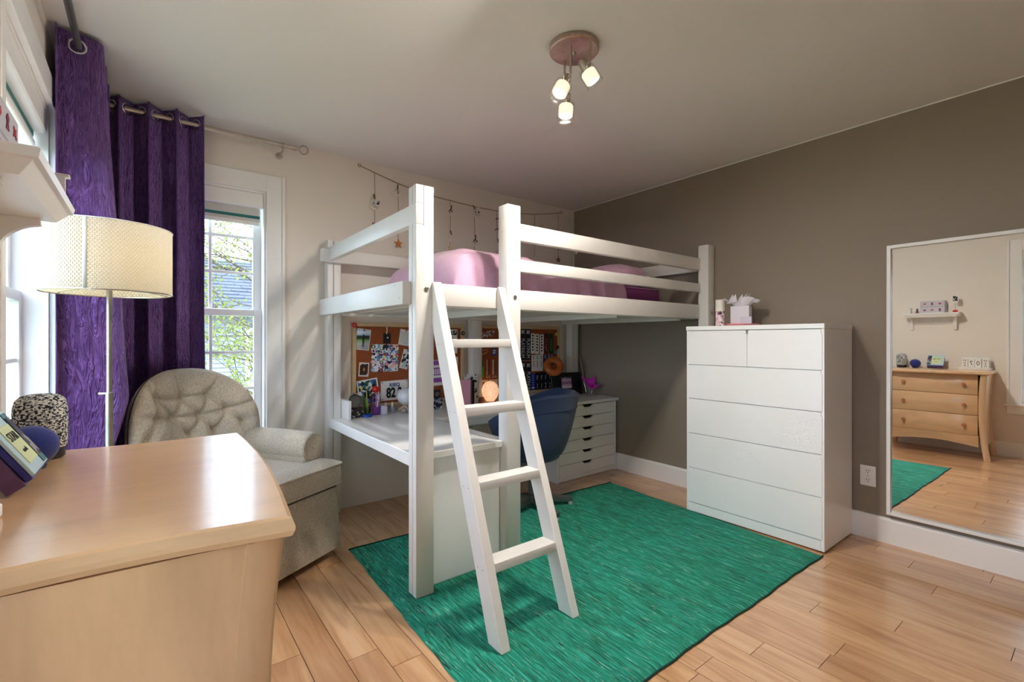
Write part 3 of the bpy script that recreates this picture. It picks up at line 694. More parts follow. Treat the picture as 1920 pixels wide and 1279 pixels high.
def m_shade():
    t = NT('quilted_lampshade'); t.n.remove(t.p)
    br = t.new('ShaderNodeTexBrick'); br.offset = .5; br.inputs['Scale'].default_value = 1; br.inputs['Mortar Size'].default_value = .12; br.inputs['Mortar Smooth'].default_value = .9
    br.inputs['Brick Width'].default_value = .55; br.inputs['Row Height'].default_value = .9
    mp = t.new('ShaderNodeMapping'); mp.inputs['Rotation'].default_value = (0, 0, 0); mp.inputs['Scale'].default_value = (56, 30, 1)
    tcn = t.new('ShaderNodeTexCoord'); t.link(tcn.outputs['UV'], mp.inputs['Vector']); t.link(mp.outputs['Vector'], br.inputs['Vector'])
    bp = t.new('ShaderNodeBump'); bp.inputs['Strength'].default_value = .9; bp.inputs['Distance'].default_value = .006; bp.invert = True; t.link(br.outputs['Fac'], bp.inputs['Height'])
    d = t.new('ShaderNodeBsdfDiffuse'); d.inputs['Color'].default_value = S(214, 209, 198); t.link(bp.outputs['Normal'], d.inputs['Normal'])
    tl = t.new('ShaderNodeBsdfTranslucent'); tl.inputs['Color'].default_value = S(238, 222, 188)
    mx = t.new('ShaderNodeMixShader'); mx.inputs[0].default_value = .25; t.link(d.outputs[0], mx.inputs[1]); t.link(tl.outputs[0], mx.inputs[2]); t.link(mx.outputs[0], t.out.inputs['Surface']); return t.m
sh = MB(); sh.grid(lambda u, v: Vector((LX+.187*math.cos(2*PI*u), LY+.187*math.sin(2*PI*u), 1.318+v*.238)), 96, 8, cu=True, uv=(1, 1))
shade = sh.build('lamp_shade', m_shade(), fl_, fix=False)
MB().torus((LX, LY, 1.318), .187, .0025, n=60, k=6).build('shade_rim', NICKEL, shade); MB().torus((LX, LY, 1.556), .187, .0025, n=60, k=6).build('shade_rim', TRIM, shade)
for k in range(3):
    a = k*2*PI/3+.4; MB().tube([(LX, LY, 1.352), (LX+.186*math.cos(a), LY+.186*math.sin(a), 1.352-.03)], .002, 6).build('shade_spoke', NICKEL, shade)
a = 4.4
MB().grid(lambda u, v: Vector((LX+.1885*math.cos(a+u*.05), LY+.1885*math.sin(a+u*.05), 1.318+v*.238)), 3, 2).build('shade_seam', mat('seam_grey', S(205, 205, 210), .8, nscale=40), shade, solid=.001)
MB().ball((LX, LY, 1.44), .032, 16).build('bulb', mat('lit_bulb', S(255, 240, 210), .5, emit=(1, .80, .52, 1), es=LAMP_STRENGTH*.022, nscale=3), fl_)

# ------------------------------------------------------------------ curtains and rods
def rod(nm, label, p0, p1, fin, brks, br_dir):
    t = thing(nm, label, 'curtain rod', p0)
    MB().tube([p0, p1], .0125, 14).build('pole', GREYMETAL if fin is None else NICKEL, t)
    if fin:
        d = (Vector(p1)-Vector(p0)).normalized(); e = Vector(p1)
        MB().tube([e, e+d*.022], .015, 14).build('end_cap', NICKEL, t); MB().tube([e+d*.022, e+d*.036], [.007, .010], 12).build('finial_neck', NICKEL, t)
        MB().ball(e+d*.062, .028, 14).build('finial', m_glass('crystal', (.96, .96, .96, 1), .3), t)
    for q in brks:
        q = Vector(q); w_ = q+Vector(br_dir)
        k = MB().tube([q+Vector((0, 0, -.012)), q+Vector((0, 0, -.03)), w_+Vector((0, 0, -.03))], .006, 8).build('bracket', NICKEL, t)
        MB().lathe([(0, 0), (.02, 0), (.02, .004), (0, .006)], w_+Vector((0, 0, -.03)), tuple(-Vector(br_dir)), 16).build('wall_plate', NICKEL, k)
        MB().torus(q, .0155, .003, tuple((Vector(p1)-Vector(p0)).normalized()), 16, 6).build('cradle', NICKEL, k)
rod('curtain_rod', 'brushed nickel curtain rod with crystal finial above the back window', (-.29, 3.172, 2.352), (.722, 3.172, 2.352), 1, [(.664, 3.172, 2.352)], (0, .113, 0))
rod('curtain_rod', 'dark grey curtain rod running along the left wall above the window', (-.222, 3.14, 2.340), (-.222, 1.50, 2.340), None, [(-.222, 1.64, 2.34)], (-.092, 0, 0))
def curtain(nm, label, P, n_ring, ztop_, zbot, rodc, rdir, solid=.0025, nu=260, nv=70):
    t = thing(nm, label, 'curtain', rodc(0))
    def fn(u, v): z = zbot+v*(ztop_-zbot); return P(u, v, z)
    g = MB().grid(fn, nu, nv, uv=(2.0, 2.4)); g.build('drape', CURTAIN, t, fix=False, solid=solid, ang=80)
    for k in range(n_ring):
        u = (k+.5)/n_ring; c = fn(u, (2.352-zbot)/(ztop_-zbot)); e = .004
        tg = (fn(u+e, .97)-fn(u-e, .97)); ax = Vector((tg.y, -tg.x, 0)).normalized()
        c = Vector(c); c.z = rodc(u).z
        MB().torus(c, .0265, .0058, ax, 26, 8).build('grommet', CHROME, t)
NL = 6
def cl(u, v, z):
    ph = u*NL*PI; k = 1-v; A = .082+.085*min(1, k*1.5)*min(1, max(0, 1-(u-.19)/.1))
    if z < .9: A = .05+(A-.05)*max(0, (z-.5)/.4)
    xx = -.226+(.012*k)+A*(-math.cos(ph))*(1 if math.cos(ph) > 0 else .95+.0*k)
    xx = max(xx, -.284)
    y = 2.545+u*.58-.02*math.sin(ph)*0+.012*math.sin(2*ph)*(1+k*.5)+.006*k*math.sin(z*5+u*9)
    return Vector((xx+.004*k*math.sin(z*7+ph), y, z))
curtain('curtain', 'crinkled purple curtain gathered beside the left window behind the lamp', cl, NL, 2.392, .04, lambda u: Vector((-.222, 2.545+u*.58, 2.340)), None)
NB = 7
def cb(u, v, z):
    ph = u*NB*PI; k = 1-v; A = .052-.016*k
    y = 3.172+.024*k+A*math.cos(ph); y = min(y, 3.262)
    x = -.175+u*.42-.016*math.sin(2*ph)+.012*k*(u-.3)+.004*k*math.sin(z*6+ph)
    return Vector((max(x, -.30), y, z))
curtain('curtain', 'dark purple curtain hanging over left half of the back window', cb, NB, 2.398, .04, lambda u: Vector((-.16+u*.4, 3.172, 2.352)), None)

# ------------------------------------------------------------------ dresser
DRZ = -R(2.45)
dr = thing('dresser', 'maple dresser with curved flared legs and round knobs in the left foreground', 'dresser', (-.055, 1.25, 0), DRZ)
def DB(m, nm, mt, par=None, **k): return m.build(nm, mt, par or dr, local=True, **k)
# top: bowed front, slightly hollow ends and pointed corners
def top_outline(o=0):
    P_ = []
    n = 16
    for i in range(n+1):
        t = i/n; y = -.425+.85*t; P_.append((.262-o+.018*math.sin(PI*t), y+(-o if t > .5 else o)*0+(o*(1-2*t))))
    for i in range(1, n): t = i/n; P_.append((.262-o-(.496-2*o)*t, .425-o-.018*math.sin(PI*min(1, t*1.1))))
    P_ += [(-.234+o, .425-o), (-.234+o, -.425+o)]
    for i in range(1, n): t = 1-i/n; P_.append((.262-o-(.496-2*o)*t, -.425+o+.018*math.sin(PI*min(1, t*1.1))))
    return P_
m = MB(); prof = [(.014, .829), (.004, .833), (0, .842), (0, .850), (.004, .862), (.010, .865)]
rings = [[(x, y, z) for x, y in top_outline(o)] for o, z in prof]; loft(m, rings); DB(m, 'top', MAPLE_X, ang=18)
# legs: four corners, sweeping out at top and foot
def leg(sx, sy):
    m = MB(); rr = []
    for i in range(17):
        z = .829*(i/16); t = z/.829
        fl = .040*max(0, 1-t/.55)**2+.018*max(0, (t-.6)/.4)**2
        cx = (.205+fl) if sx > 0 else -.205; cy = sy*(.362+fl)
        h = .026-.004*(1-t); hx = .026 if sx > 0 else .024
        rr.append([(cx+a*hx, cy+b_*h, z) for a, b_ in ((-1, -1), (-.8, -1), (.8, -1), (1, -.8), (1, .8), (.8, 1), (-.8, 1), (-1, .8))])
    loft(m, rr); DB(m, 'leg', MAPLE_Z, ang=50)
for sx in (1, -1):
    for sy in (1, -1): leg(sx, sy)
for sy in (1, -1):
    m = MB(); rr = []
    for i in range(13):
        z = .15+.6785*i/12; t = z/.829; fl = .040*max(0, 1-t/.55)**2+.018*max(0, (t-.6)/.4)**2; y = sy*(.362+fl+.019)
        rr.append([(-.192, y-sy*.014, z), (.2045, y-sy*.014, z), (.2045, y, z), (-.192, y, z)])
    loft(m, rr); DB(m, 'end_panel', MAPLE_Z)
DB(MB().box(-.225, -.216, -.335, .335, .12, .8285), 'back_board', MAPLE_Y, smooth=False)
DB(MB().box(-.215, .196, -.334, .334, .16, .8285), 'carcass', MAPLE_Y, smooth=False)
DB(MB().box(.196, .2005, -.336, .336, .16, .8285), 'front_recess', mat('maple_recess', S(92, 60, 36), .7, nscale=12), smooth=False)
for za, zb in ((.634, .826), (.432, .630), (.233, .428)):
    d = DB(MB().box(.2, .216, -.333, .333, za, zb, .003, 2), 'drawer', MAPLE_Y)
    for y in (-.235, .235):
        DB(MB().lathe([(0, .03), (.011, .029), (.017, .023), (.017, .019), (.009, .011), (.007, 0), (.009, -.001)], (.216, y, (za+zb)/2), (1, 0, 0), 18), 'knob', mat('cherry_knob', S(176, 110, 66), .3, nscale=30, amt=.1, coat=.4), d)
pr = [(-.338, .232), (.338, .232)]+[(.338-.676*i/12, .12+.035*math.sin(PI*i/12)) for i in range(13)]
DB(MB().prism([(.198, y, z) for y, z in pr[::-1]], (.017, 0, 0)), 'apron', MAPLE_Y, smooth=False)

# ------------------------------------------------------------------ ceiling spot lamp
cl_ = thing('ceiling_spot_lamp', 'round brushed metal ceiling lamp with three glass spot heads', 'ceiling lamp', (1.45, 1.437, ZC))
PL = Vector((1.45, 1.437, 0))
def m_brushed():
    t = NT('radial_brushed_metal'); t.p.inputs['Metallic'].default_value = 1; t.p.inputs['Roughness'].default_value = .3
    t.p.inputs['Anisotropic'].default_value = .75
    f = t.noise(t.coord('Object'), 60, 2); t.color(t.ramp(f, [(.3, S(186, 164, 150)), (.7, S(200, 180, 166))])); tg = t.new('ShaderNodeTangent'); tg.direction_type = 'RADIAL'; tg.axis = 'Z'
    t.link(tg.outputs[0], t.p.inputs['Tangent']); return t.m
BR = m_brushed()
MB().lathe([(0, ZC-.0005), (.104, ZC-.0005), (.106, ZC-.004), (.106, ZC-.022), (.102, ZC-.026), (0, ZC-.027)], PL, (0, 0, 1), 48).build('ceiling_plate', BR, cl_)
MB().lathe([(0, 0), (.008, 0), (.008, .006), (.005, .011), (0, .012)], PL+Vector((0, 0, ZC-.027)), (0, 0, -1), 14).build('centre_nut', NICKEL, cl_)
GLOW = mat('lit_frosted_glass', S(255, 246, 232), .5, emit=(1, .80, .60, 1), es=.75, nscale=3)
BULB = mat('lit_spot_bulb', S(255, 246, 232), .5, emit=(1, .92, .82, 1), es=LAMP_STRENGTH, nscale=3)
def head(att, soc, d, r=.038, be=.0805):
    att, soc, d = Vector(att), Vector(soc), Vector(d).normalized()
    st = MB().tube([att, (att.x, att.y, soc.z+.012), soc], .005, 10).build('stem', NICKEL, cl_)
    hd = MB().lathe([(0, -.022), (.016, -.022), (.018, -.018), (.018, .024), (.015, .028), (0, .028)], soc, d, 20).build('spot_head', NICKEL, cl_)
    MB().lathe([(0, .029), (.027, .030), (r-.006, .036), (r-.006, .078), (r-.010, .080), (.024, .0795)], soc, d, 24).build('frosted_diffuser', GLOW, hd)
    MB().lathe([(0, .030), (.018, .030), (.023, be-.010), (.023, be), (0, be+.003)], soc, d, 20).build('bulb', BULB, hd)
    MB().lathe([(.019, .012), (r-.004, .018), (r, .026), (r, .094), (r-.003, .094), (r-.003, .027)], soc, d, 28).build('glass_shade', CLEAR, hd)
    s = d.orthogonal().normalized()
    for q in (s, -s): MB().tube([soc+d*.024+q*.018, soc+d*.024+q*(r+.008)], .0022, 8).build('retaining_screw', CHROME, hd)
head((1.512, 1.404, ZC-.026), (1.462, 1.392, 2.312), (.42, -.32, -.85), be=.066)
head((1.404, 1.412, ZC-.026), (1.404, 1.44, 2.252), (-.42, .0, -.75))
head((1.462, 1.508, ZC-.026), (1.478, 1.512, 2.225), (-.06, .02, -1))

# ------------------------------------------------------------------ desk chair
sc_ = thing('desk_chair', 'navy blue upholstered tub swivel chair pulled up to the corner desk', 'office chair', (2.07, 2.45, 0), 0)
CX_, CY_ = 2.07, 2.45
BD = -.88                                   # direction the back faces, radians from +x
def tub(u, v, ins=0.0):
    a = BD+(u-.5)*2*PI*.80; k = abs(u-.5)*2
    top = .785-.17*max(0, (k-.42)/.58)**1.3
    z = .36+v*(top-.36); r = (.17+.155*v**.55-.010*v)-ins
    return Vector((CX_+r*math.cos(a)*1.02, CY_+r*math.sin(a), z))
m = MB()
NUu, NVv = 48, 16
o_ = [[m.bm.verts.new(tub(i/NUu, j/NVv)) for j in range(NVv+1)] for i in range(NUu+1)]
n_ = [[m.bm.verts.new(tub(i/NUu, j/NVv, .055)+Vector((0, 0, 0 if j < NVv else -.004))) for j in range(NVv+1)] for i in range(NUu+1)]
mid = [m.bm.verts.new(tub(i/NUu, 1, .027)+Vector((0, 0, .016))) for i in range(NUu+1)]
for i in range(NUu):
    for j in range(NVv):
        m.bm.faces.new((o_[i][j], o_[i+1][j], o_[i+1][j+1], o_[i][j+1])); m.bm.faces.new((n_[i][j], n_[i][j+1], n_[i+1][j+1], n_[i+1][j]))
    m.bm.faces.new((o_[i][NVv], o_[i+1][NVv], mid[i+1], mid[i])); m.bm.faces.new((mid[i], mid[i+1], n_[i+1][NVv], n_[i][NVv])); m.bm.faces.new((o_[i][0], n_[i][0], n_[i+1][0], o_[i+1][0]))
for i in (0, NUu):
    for j in range(NVv): m.bm.faces.new((o_[i][j], o_[i][j+1], n_[i][j+1], n_[i][j]))
    m.bm.faces.new((o_[i][NVv], mid[i], n_[i][NVv]))
shell = m.build('backrest', BLUEF, sc_, ang=60)
MB().tube([tub(i/60, .80)+Vector((math.cos(BD), math.sin(BD), 0))*.002 for i in range(61)], .0025, 6).build('seam', BLUEF, shell)
MB().lathe([(0, .345), (.16, .345), (.185, .36), (.215, .43), (.22, .455), (.19, .475), (0, .48)], (CX_, CY_, 0), (0, 0, 1), 32).build('seat', BLUEF, sc_)
MB().lathe([(.09, .325), (.10, .345), (0, .345), (0, .325)], (CX_, CY_, 0), (0, 0, 1), 20).build('seat_plate', BLACK, sc_)
MB().lathe([(.026, .09), (.026, .22), (.021, .225), (.021, .33)], (CX_, CY_, 0), (0, 0, 1), 18).build('gas_column', GREYMETAL, sc_)
MB().tube([(CX_, CY_, .315), (CX_-.19, CY_-.06, .315)], .006, 8).build('tilt_lever', mat('lever_grey', S(190, 190, 192), .5, nscale=20), sc_)
hubc = MB().lathe([(0, .055), (.045, .055), (.045, .095), (.03, .105), (0, .105)], (CX_, CY_, 0), (0, 0, 1), 18).build('hub', GREYMETAL, sc_)
for k in range(5):
    a = -.42+k*2*PI/5; d = Vector((math.cos(a), math.sin(a), 0)); p = Vector((CX_, CY_, 0)); s = Vector((-d.y, d.x, 0))
    q = [p+d*.03-s*.022, p+d*.29-s*.015, p+d*.29+s*.015, p+d*.03+s*.022]
    lg = MB().hexa([v+Vector((0, 0, zz)) for v, zz in zip(q, (.05, .030, .030, .05))]+[v+Vector((0, 0, zz)) for v, zz in zip(q, (.098, .062, .062, .098))], .003).build('leg', GREYMETAL, sc_)
    MB().lathe([(0, RT+.001), (.014, RT+.001), (.016, .02), (.012, .0315), (0, .0315)], p+d*.275, (0, 0, 1), 12).build('glide', mat('glide_grey', S(170, 172, 178), .5, nscale=20), lg)

# ------------------------------------------------------------------ cork boards and what is pinned on them
YB = 3.2685
def corkboard(label, x0, x1, z_0, z1):
    t = thing('cork_board', label, 'cork board', ((x0+x1)/2, Y1, (z_0+z1)/2))
    MB().box(x0+.012, x1-.012, YB, Y1-.001, z_0+.012, z1-.012).build('cork_panel', CORK, t, smooth=False)
    f = .026
    for q in ((x0, x1, z1-f, z1), (x0, x1, z_0, z_0+f)): MB().box(q[0], q[1], YB-.012, Y1-.001, q[2], q[3], .003).build('frame_rail', CORKF, t, smooth=False)
    for q in ((x0, x0+f), (x1-f, x1)): MB().box(q[0], q[1], YB-.012, Y1-.001, z_0+f, z1-f, .003).build('frame_stile', CORKF, t, smooth=False)
corkboard('left cork board over the desk with photos and a race bib', 1.124, 2.03, .664, 1.268)
corkboard('right cork board crowded with ribbons behind the blue chair', 2.182, 3.10, .664, 1.270)
def pinbase(cx, cz, rot): return lambda u, v: (cx+u*math.cos(rot)+v*math.sin(rot), cz-u*math.sin(rot)+v*math.cos(rot))
def panel(m, f, u0, u1, v0, v1, ya, yb):
    q = [f(u0, v0), f(u1, v0), f(u1, v1), f(u0, v1)]
    return m.hexa([(x, ya, z) for x, z in q][:1]+[(q[1][0], ya, q[1][1]), (q[1][0], yb, q[1][1]), (q[0][0], yb, q[0][1]), (q[3][0], ya, q[3][1]), (q[2][0], ya, q[2][1]), (q[2][0], yb, q[2][1]), (q[3][0], yb, q[3][1])])
def card(nm, label, cat, cx, cz, w_, h, rot, m=None, y=YB-.0008, group=None, pin=None):
    t = thing(nm, label, cat, (cx, y, cz), group=group); f = pinbase(cx, cz, rot)
    panel(MB(), f, -w_/2, w_/2, -h/2, h/2, y-.0012, y).build('sheet', m or PAPER, t, smooth=False)
    if pin:
        x, z = f(0, h/2-.008); MB().lathe([(0, 0), (.003, 0), (.003, .004), (.0055, .006), (.0055, .009), (0, .010)], (x, y-.001, z), (0, -1, 0), 10).build('push_pin', mat(*pin), t)
    return t, f, y-.0012
RED = mat('glossy_red', S(205, 30, 26), .35, nscale=20, amt=.05)
PINR = ('pin_red', S(190, 30, 40), .4); PINW = ('pin_white', S(235, 235, 235), .4); PINB = ('pin_black', S(25, 25, 30), .4)
def sub(t, f, y, nm, mt, u0, u1, v0, v1, d=.0006): return panel(MB(), f, u0, u1, v0, v1, y-d, y).build(nm, mt, t, smooth=False)
def poly(t, f, y, nm, mt, pts, d=.0006): return MB().prism([(f(u, v)[0], y, f(u, v)[1]) for u, v in pts], (0, -d, 0)).build(nm, mt, t, smooth=False)
# photo of a person on a road
t, f, y = card('photo_print', 'pinned photo of a person walking down a tree lined road', 'photo', 1.200, 1.150, .102, .148, .115, pin=PINB)
sub(t, f, y, 'picture', m_bands('road_photo', [(0, S(168, 172, 176)), (.3, S(186, 190, 194)), (.47, S(120, 170, 80)), (.52, S(58, 110, 48)), (.56, S(22, 36, 24)), (.66, S(30, 44, 34)), (.72, S(160, 188, 226)), (.85, S(224, 232, 244)), (1, S(110, 150, 214))]), -.047, .047, -.070, .070)
poly(t, f, y-.0006, 'figure', INK, [(-.003, -.052), (.0, -.02), (-.004, .0), (-.003, .012), (-.006, .024), (-.002, .036), (.004, .036), (.008, .024), (.006, .012), (.009, .0), (.010, -.02), (.014, -.052), (.009, -.054), (.005, -.02), (.002, -.054)])
t, f, y = card('phone_case', 'small black phone case hanging from the top of left cork board', 'phone case', 1.378, 1.158, .056, .074, 0, BLACK)
MB().lathe([(0, 0), (.006, 0), (.006, .001), (0, .001)], (1.383, y, 1.163), (0, -1, 0), 12).build('lens', mat('lens_white', S(225, 225, 230), .2, nscale=20), t)
MB().tube([(1.375, y, 1.19), (1.378, y-.003, 1.215), (1.376, y, 1.245)], .003, 8).build('strap', PAPER, t)
t, f, y = card('note_sheet', 'tilted white note pinned beside the front bed post', 'note', 1.518, 1.164, .088, .118, .16, pin=PINR)
for k in range(9): sub(t, f, y, 'written_line', mat('pencil_grey', S(120, 118, 125), .8, nscale=30), -.034, .034-.004*(k % 3), .036-.010*k, .0375-.010*k, .0003)
t, f, y = card('sticker_collage', 'square colourful sticker collage in the middle of left cork board', 'poster', 1.364, 1.016, .196, .196, .008)
cols = [S(20, 22, 40), S(235, 235, 238), S(120, 175, 215), S(240, 190, 205), S(30, 30, 34), S(240, 240, 240), S(150, 200, 210), S(230, 228, 170), S(36, 40, 70), S(215, 90, 110), S(250, 250, 250), S(86, 130, 190)]
for i in range(10):
    for j in range(10):
        u, v = -.086+.0190*i+rnd.uniform(-.004, .004), -.086+.0190*j+rnd.uniform(-.004, .004); r_ = rnd.uniform(.012, .019); n = rnd.choice([4, 5, 6, 8, 12]); a0 = rnd.random()*6
        ci = rnd.randrange(len(cols)); mt = mat('sticker_%d' % ci, cols[ci], .5, nscale=40, amt=.05)
        s_ = poly(t, f, y, 'sticker', mt, [(u+r_*math.cos(a0+2*PI*k/n), v+r_*math.sin(a0+2*PI*k/n)*.85) for k in range(n)], .0004+.00005*((i*7+j*3) % 11))
        if rnd.random() < .6:
            r2 = r_*.5; c2 = rnd.randrange(len(cols)); poly(s_, f, y-.0008, 'sticker_motif', mat('sticker_%d' % c2, cols[c2], .5, nscale=40, amt=.05), [(u+r2*math.cos(a0+2*PI*k/5), v+r2*math.sin(a0+2*PI*k/5)) for k in range(5)], .0002)
t, f, y = card('photo_print', 'black and white photo pinned at an angle beside the front bed post', 'photo', 1.523, 1.003, .064, .144, .27, pin=PINB)
sub(t, f, y, 'picture', m_voronoi('bw_photo', [S(20, 20, 22), S(230, 230, 230), S(24, 24, 28), S(190, 200, 200)], 46), -.028, .028, -.066, .066)
t, f, y = card('playing_card', 'small white edged dark card pinned at left of the cork board', 'card', 1.207, .938, .072, .098, .07, pin=PINW)
sub(t, f, y, 'card_face', mat('card_dark_brown', S(58, 34, 28), .5, nscale=30, amt=.2), -.029, .029, -.040, .040)
poly(t, f, y-.0006, 'emblem', mat('emblem_orange', S(205, 120, 80), .5, nscale=30), [(.0, .014), (.007, .004), (.004, -.012), (-.004, -.012), (-.007, .004)])
sub(t, f, y-.0006, 'corner_mark', mat('pale_peach', S(236, 196, 160), .6, nscale=30), -.034, -.020, .030, .044); sub(t, f, y-.0006, 'corner_mark', mat('pale_peach', S(236, 196, 160), .6), .020, .034, -.044, -.030)
t, f, y = card('comic_sheet', 'tilted comic page standing behind the pens on the desk', 'poster', 1.240, .778, .152, .180, -.14, y=YB-.002)
sub(t, f, y, 'picture', m_voronoi('comic_print', [S(28, 32, 52), S(60, 110, 180), S(240, 240, 240), S(36, 90, 70), S(230, 220, 120), S(30, 30, 36), S(110, 170, 210)], 44), -.066, .066, -.080, .080)
t, f, y = card('race_bib', 'white race bib with number pinned at foot of left cork board', 'race bib', 1.437, .778, .210, .142, -.025, y=YB-.002)
text('RSEQ', .034, (1.436, y-.0006, .817), (math.cos(-.025), 0, .025), (0, 0, 1), mat('bib_blue', S(40, 84, 140), .6, nscale=30), t, bold=.0012)
text('82', .098, (1.408, y-.0006, .757), (1, 0, .02), (0, 0, 1), INK, t, sx=.72, bold=.004); text('2', .098, (1.478, y-.0006, .759), (1, 0, .02), (0, 0, 1), INK, t, sx=.72, bold=.004)
for u in (-.095, .095):
    for v in (-.062, .062): sub(t, f, y, 'eyelet', INK, u-.004, u+.004, v-.004, v+.004)
t, f, y = card('purple_flyer', 'purple and white flyer half hidden behind the ladder', 'poster', 1.79, .89, .090, .20, -.03)
PUR = mat('flyer_purple', S(150, 80, 170), .6, nscale=20)
for a, b_ in ((.06, .10), (-.02, .045), (-.075, -.035)): sub(t, f, y, 'printed_band', PUR, -.042, .042, a, b_-.004)
for k in range(5): sub(t, f, y-.0006, 'printed_mark', PAPER, -.034+.015*k, -.026+.015*k, -.012, .03)
t, f, y = card('photo_strip', 'white card with dark heading at top right of left cork board', 'card', 1.925, 1.135, .092, .19, 0, y=YB-.001)
sub(t, f, y, 'heading', m_voronoi('heading_print', [S(20, 20, 24), S(225, 225, 225), S(30, 30, 34)], 90), -.042, .042, .05, .088); sub(t, f, y, 'small_mark', INK, -.006, .006, .02, .032)
t, f, y = card('framed_sketch', 'narrow white card low at right of left cork board', 'card', 1.945, .924, .064, .172, 0, y=YB-.001)
sub(t, f, y, 'picture', m_voronoi('maroon_print', [S(90, 40, 50), S(30, 24, 30), S(150, 80, 90)], 60), -.022, .014, -.04, .06)
for q, lab in (((1.137, 1.249), 'round red badge on top left corner of left cork board'), ((2.018, 1.200), 'round dark badge on right edge of left cork board')):
    tt = thing('button_badge', lab, 'badge', (q[0], YB, q[1]))
    red_ = 'red' in lab
    MB().lathe([(0, 0), (.017, 0), (.017, .003), (.012, .005), (0, .006)], (q[0], YB-.0125, q[1]), (0, -1, 0), 18).build('badge_face', RED if red_ else BLACK, tt)
    text('S' if red_ else 'R', .02, (q[0], YB-.019, q[1]), (1, 0, 0), (0, 0, 1), PAPER, tt)
# right board, left part
t, f, y = card('bandana', 'red and white patterned cloth pinned at top of right cork board', 'cloth', 2.270, 1.196, .145, .050, -.12, m_voronoi('bandana_print', [S(150, 30, 50), S(235, 220, 225), S(110, 20, 40), S(225, 200, 205)], 120))
t, f, y = card('blue_card', 'small blue and white card on right cork board behind the middle post', 'card', 2.338, 1.042, .050, .062, 0, mat('card_blue', S(40, 60, 150), .5, nscale=20)); sub(t, f, y, 'printed_mark', PAPER, -.014, .014, .006, .02); sub(t, f, y, 'printed_mark', PAPER, -.018, .012, -.012, -.002)
hb = MB().tube([(2.205, YB-.003, 1.022), (2.203, YB-.003, 1.055), (2.22, YB-.003, 1.066), (2.238, YB-.003, 1.058), (2.258, YB-.003, 1.068), (2.272, YB-.003, 1.056), (2.255, YB-.003, 1.04)], .0022, 6, closed=True).build('heart_charm', PAPER); tag(hb, 'white outline heart charm on right cork board above the green marker', 'charm')
gm = thing('marker_pen', 'bright green marker pen hanging on right cork board', 'marker', (2.212, YB, .90)); MB().tube([(2.212, YB-.009, .836), (2.212, YB-.009, .925)], .0085, 10).build('barrel', mat('lime_green', S(80, 205, 60), .4, nscale=20), gm); MB().tube([(2.212, YB-.009, .926), (2.212, YB-.009, .975)], .0065, 10).build('cap', mat('dark_green', S(40, 110, 50), .4, nscale=20), gm)
for k, (x, col, lab) in enumerate(((2.262, S(190, 176, 170), 'pale keychain strap on right cork board next to the green marker'), (2.285, S(120, 50, 44), 'dark red keychain strap on right cork board'), (2.325, S(205, 200, 196), 'white lanyard strap on right cork board beside the middle post'), (2.352, S(96, 60, 56), 'brown lanyard strap on right cork board against the middle post'))):
    tt = thing('lanyard', lab, 'lanyard', (x, YB, .97)); mt = mat('lanyard_%d' % k, col, .7, nscale=80, amt=.3)
    MB().box(x-.006, x+.006, YB-.004, YB-.001, .85, .98, .001).build('strap', mt, tt); MB().torus((x, YB-.003, .842), .007, .0015, (0, 1, 0), 12, 5).build('ring', CHROME, tt); MB().ball((x, YB-.004, .83), .005, 8).build('bead', PAPER, tt)
t, f, y = card('schedule_sheet', 'cream paper sheet pinned behind the glowing globe lamp', 'paper', 2.285, .775, .180, .068, 0, mat('cream_paper', S(238, 214, 180), .8, nscale=20)); sub(t, f, y, 'printed_mark', mat('print_brown', S(150, 120, 90), .8), -.07, -.05, -.02, .02); sub(t, f, y, 'printed_mark', INK, -.01, -.004, .024, .03)
# award ribbons
NAVY = mat('ribbon_black', S(16, 18, 30), .45, nscale=60, amt=.2); SILV = mat('foil_white', S(215, 220, 230), .4, nscale=40)
def ribbon(label, cx, cz, w_, h, m_, marks, tcol, group=None, rot=0):
    t, f, y = card('award_ribbon', label, 'ribbon', cx, cz, w_, h, rot, m_, y=YB-.001, group=group)
    for s, size, dx, dz, vert, sx in marks:
        x, z = f(dx, dz)
        if vert: text(s, size, (x, y-.0006, z), (0, 0, -1), (1, 0, 0), tcol, t, sx=sx)
        else: text(s, size, (x, y-.0006, z), (1, 0, 0), (0, 0, 1), tcol, t, sx=sx)
    return t, f, y
for cx, dz, lab in ((2.650, 1.106, 'upper black PLATINUM ribbon nearest the ladder'), (2.713, 1.104, 'upper black PLATINUM ribbon, second from the ladder'), (2.652, .810, 'lower black PLATINUM ribbon half behind the ladder'), (2.715, .806, 'lower black PLATINUM ribbon next to the blue one')):
    t, f, y = ribbon(lab, cx, dz, .060, .288, NAVY, [('PLATINUM', .056, 0, -.034, 1, .66)], SILV, 'black platinum ribbons')
    for k in range(3): poly(t, f, y, 'crest_bar', SILV, [(-.018+.013*k, .096), (-.010+.013*k, .096), (-.008+.013*k, .128), (-.016+.013*k, .128)])
    sub(t, f, y, 'hem', SILV, -.03, .03, -.1435, -.1415)
for cx, cz, word, lab in ((2.768, 1.113, 'FINALE', 'white ribbon beside the black ribbons, first of three'), (2.819, 1.108, 'SECTION', 'white ribbon in the middle of the three'), (2.876, 1.104, 'FINALE', 'white ribbon at right of the three')):
    t, f, y = ribbon(lab, cx, cz, .046, .184, PAPER, [], INK, 'white upright ribbons')
    for k in range(6): sub(t, f, y, 'printed_mark', INK, -.010+.002*(k % 2), .010-.002*(k % 3), .065-.026*k, .080-.026*k)
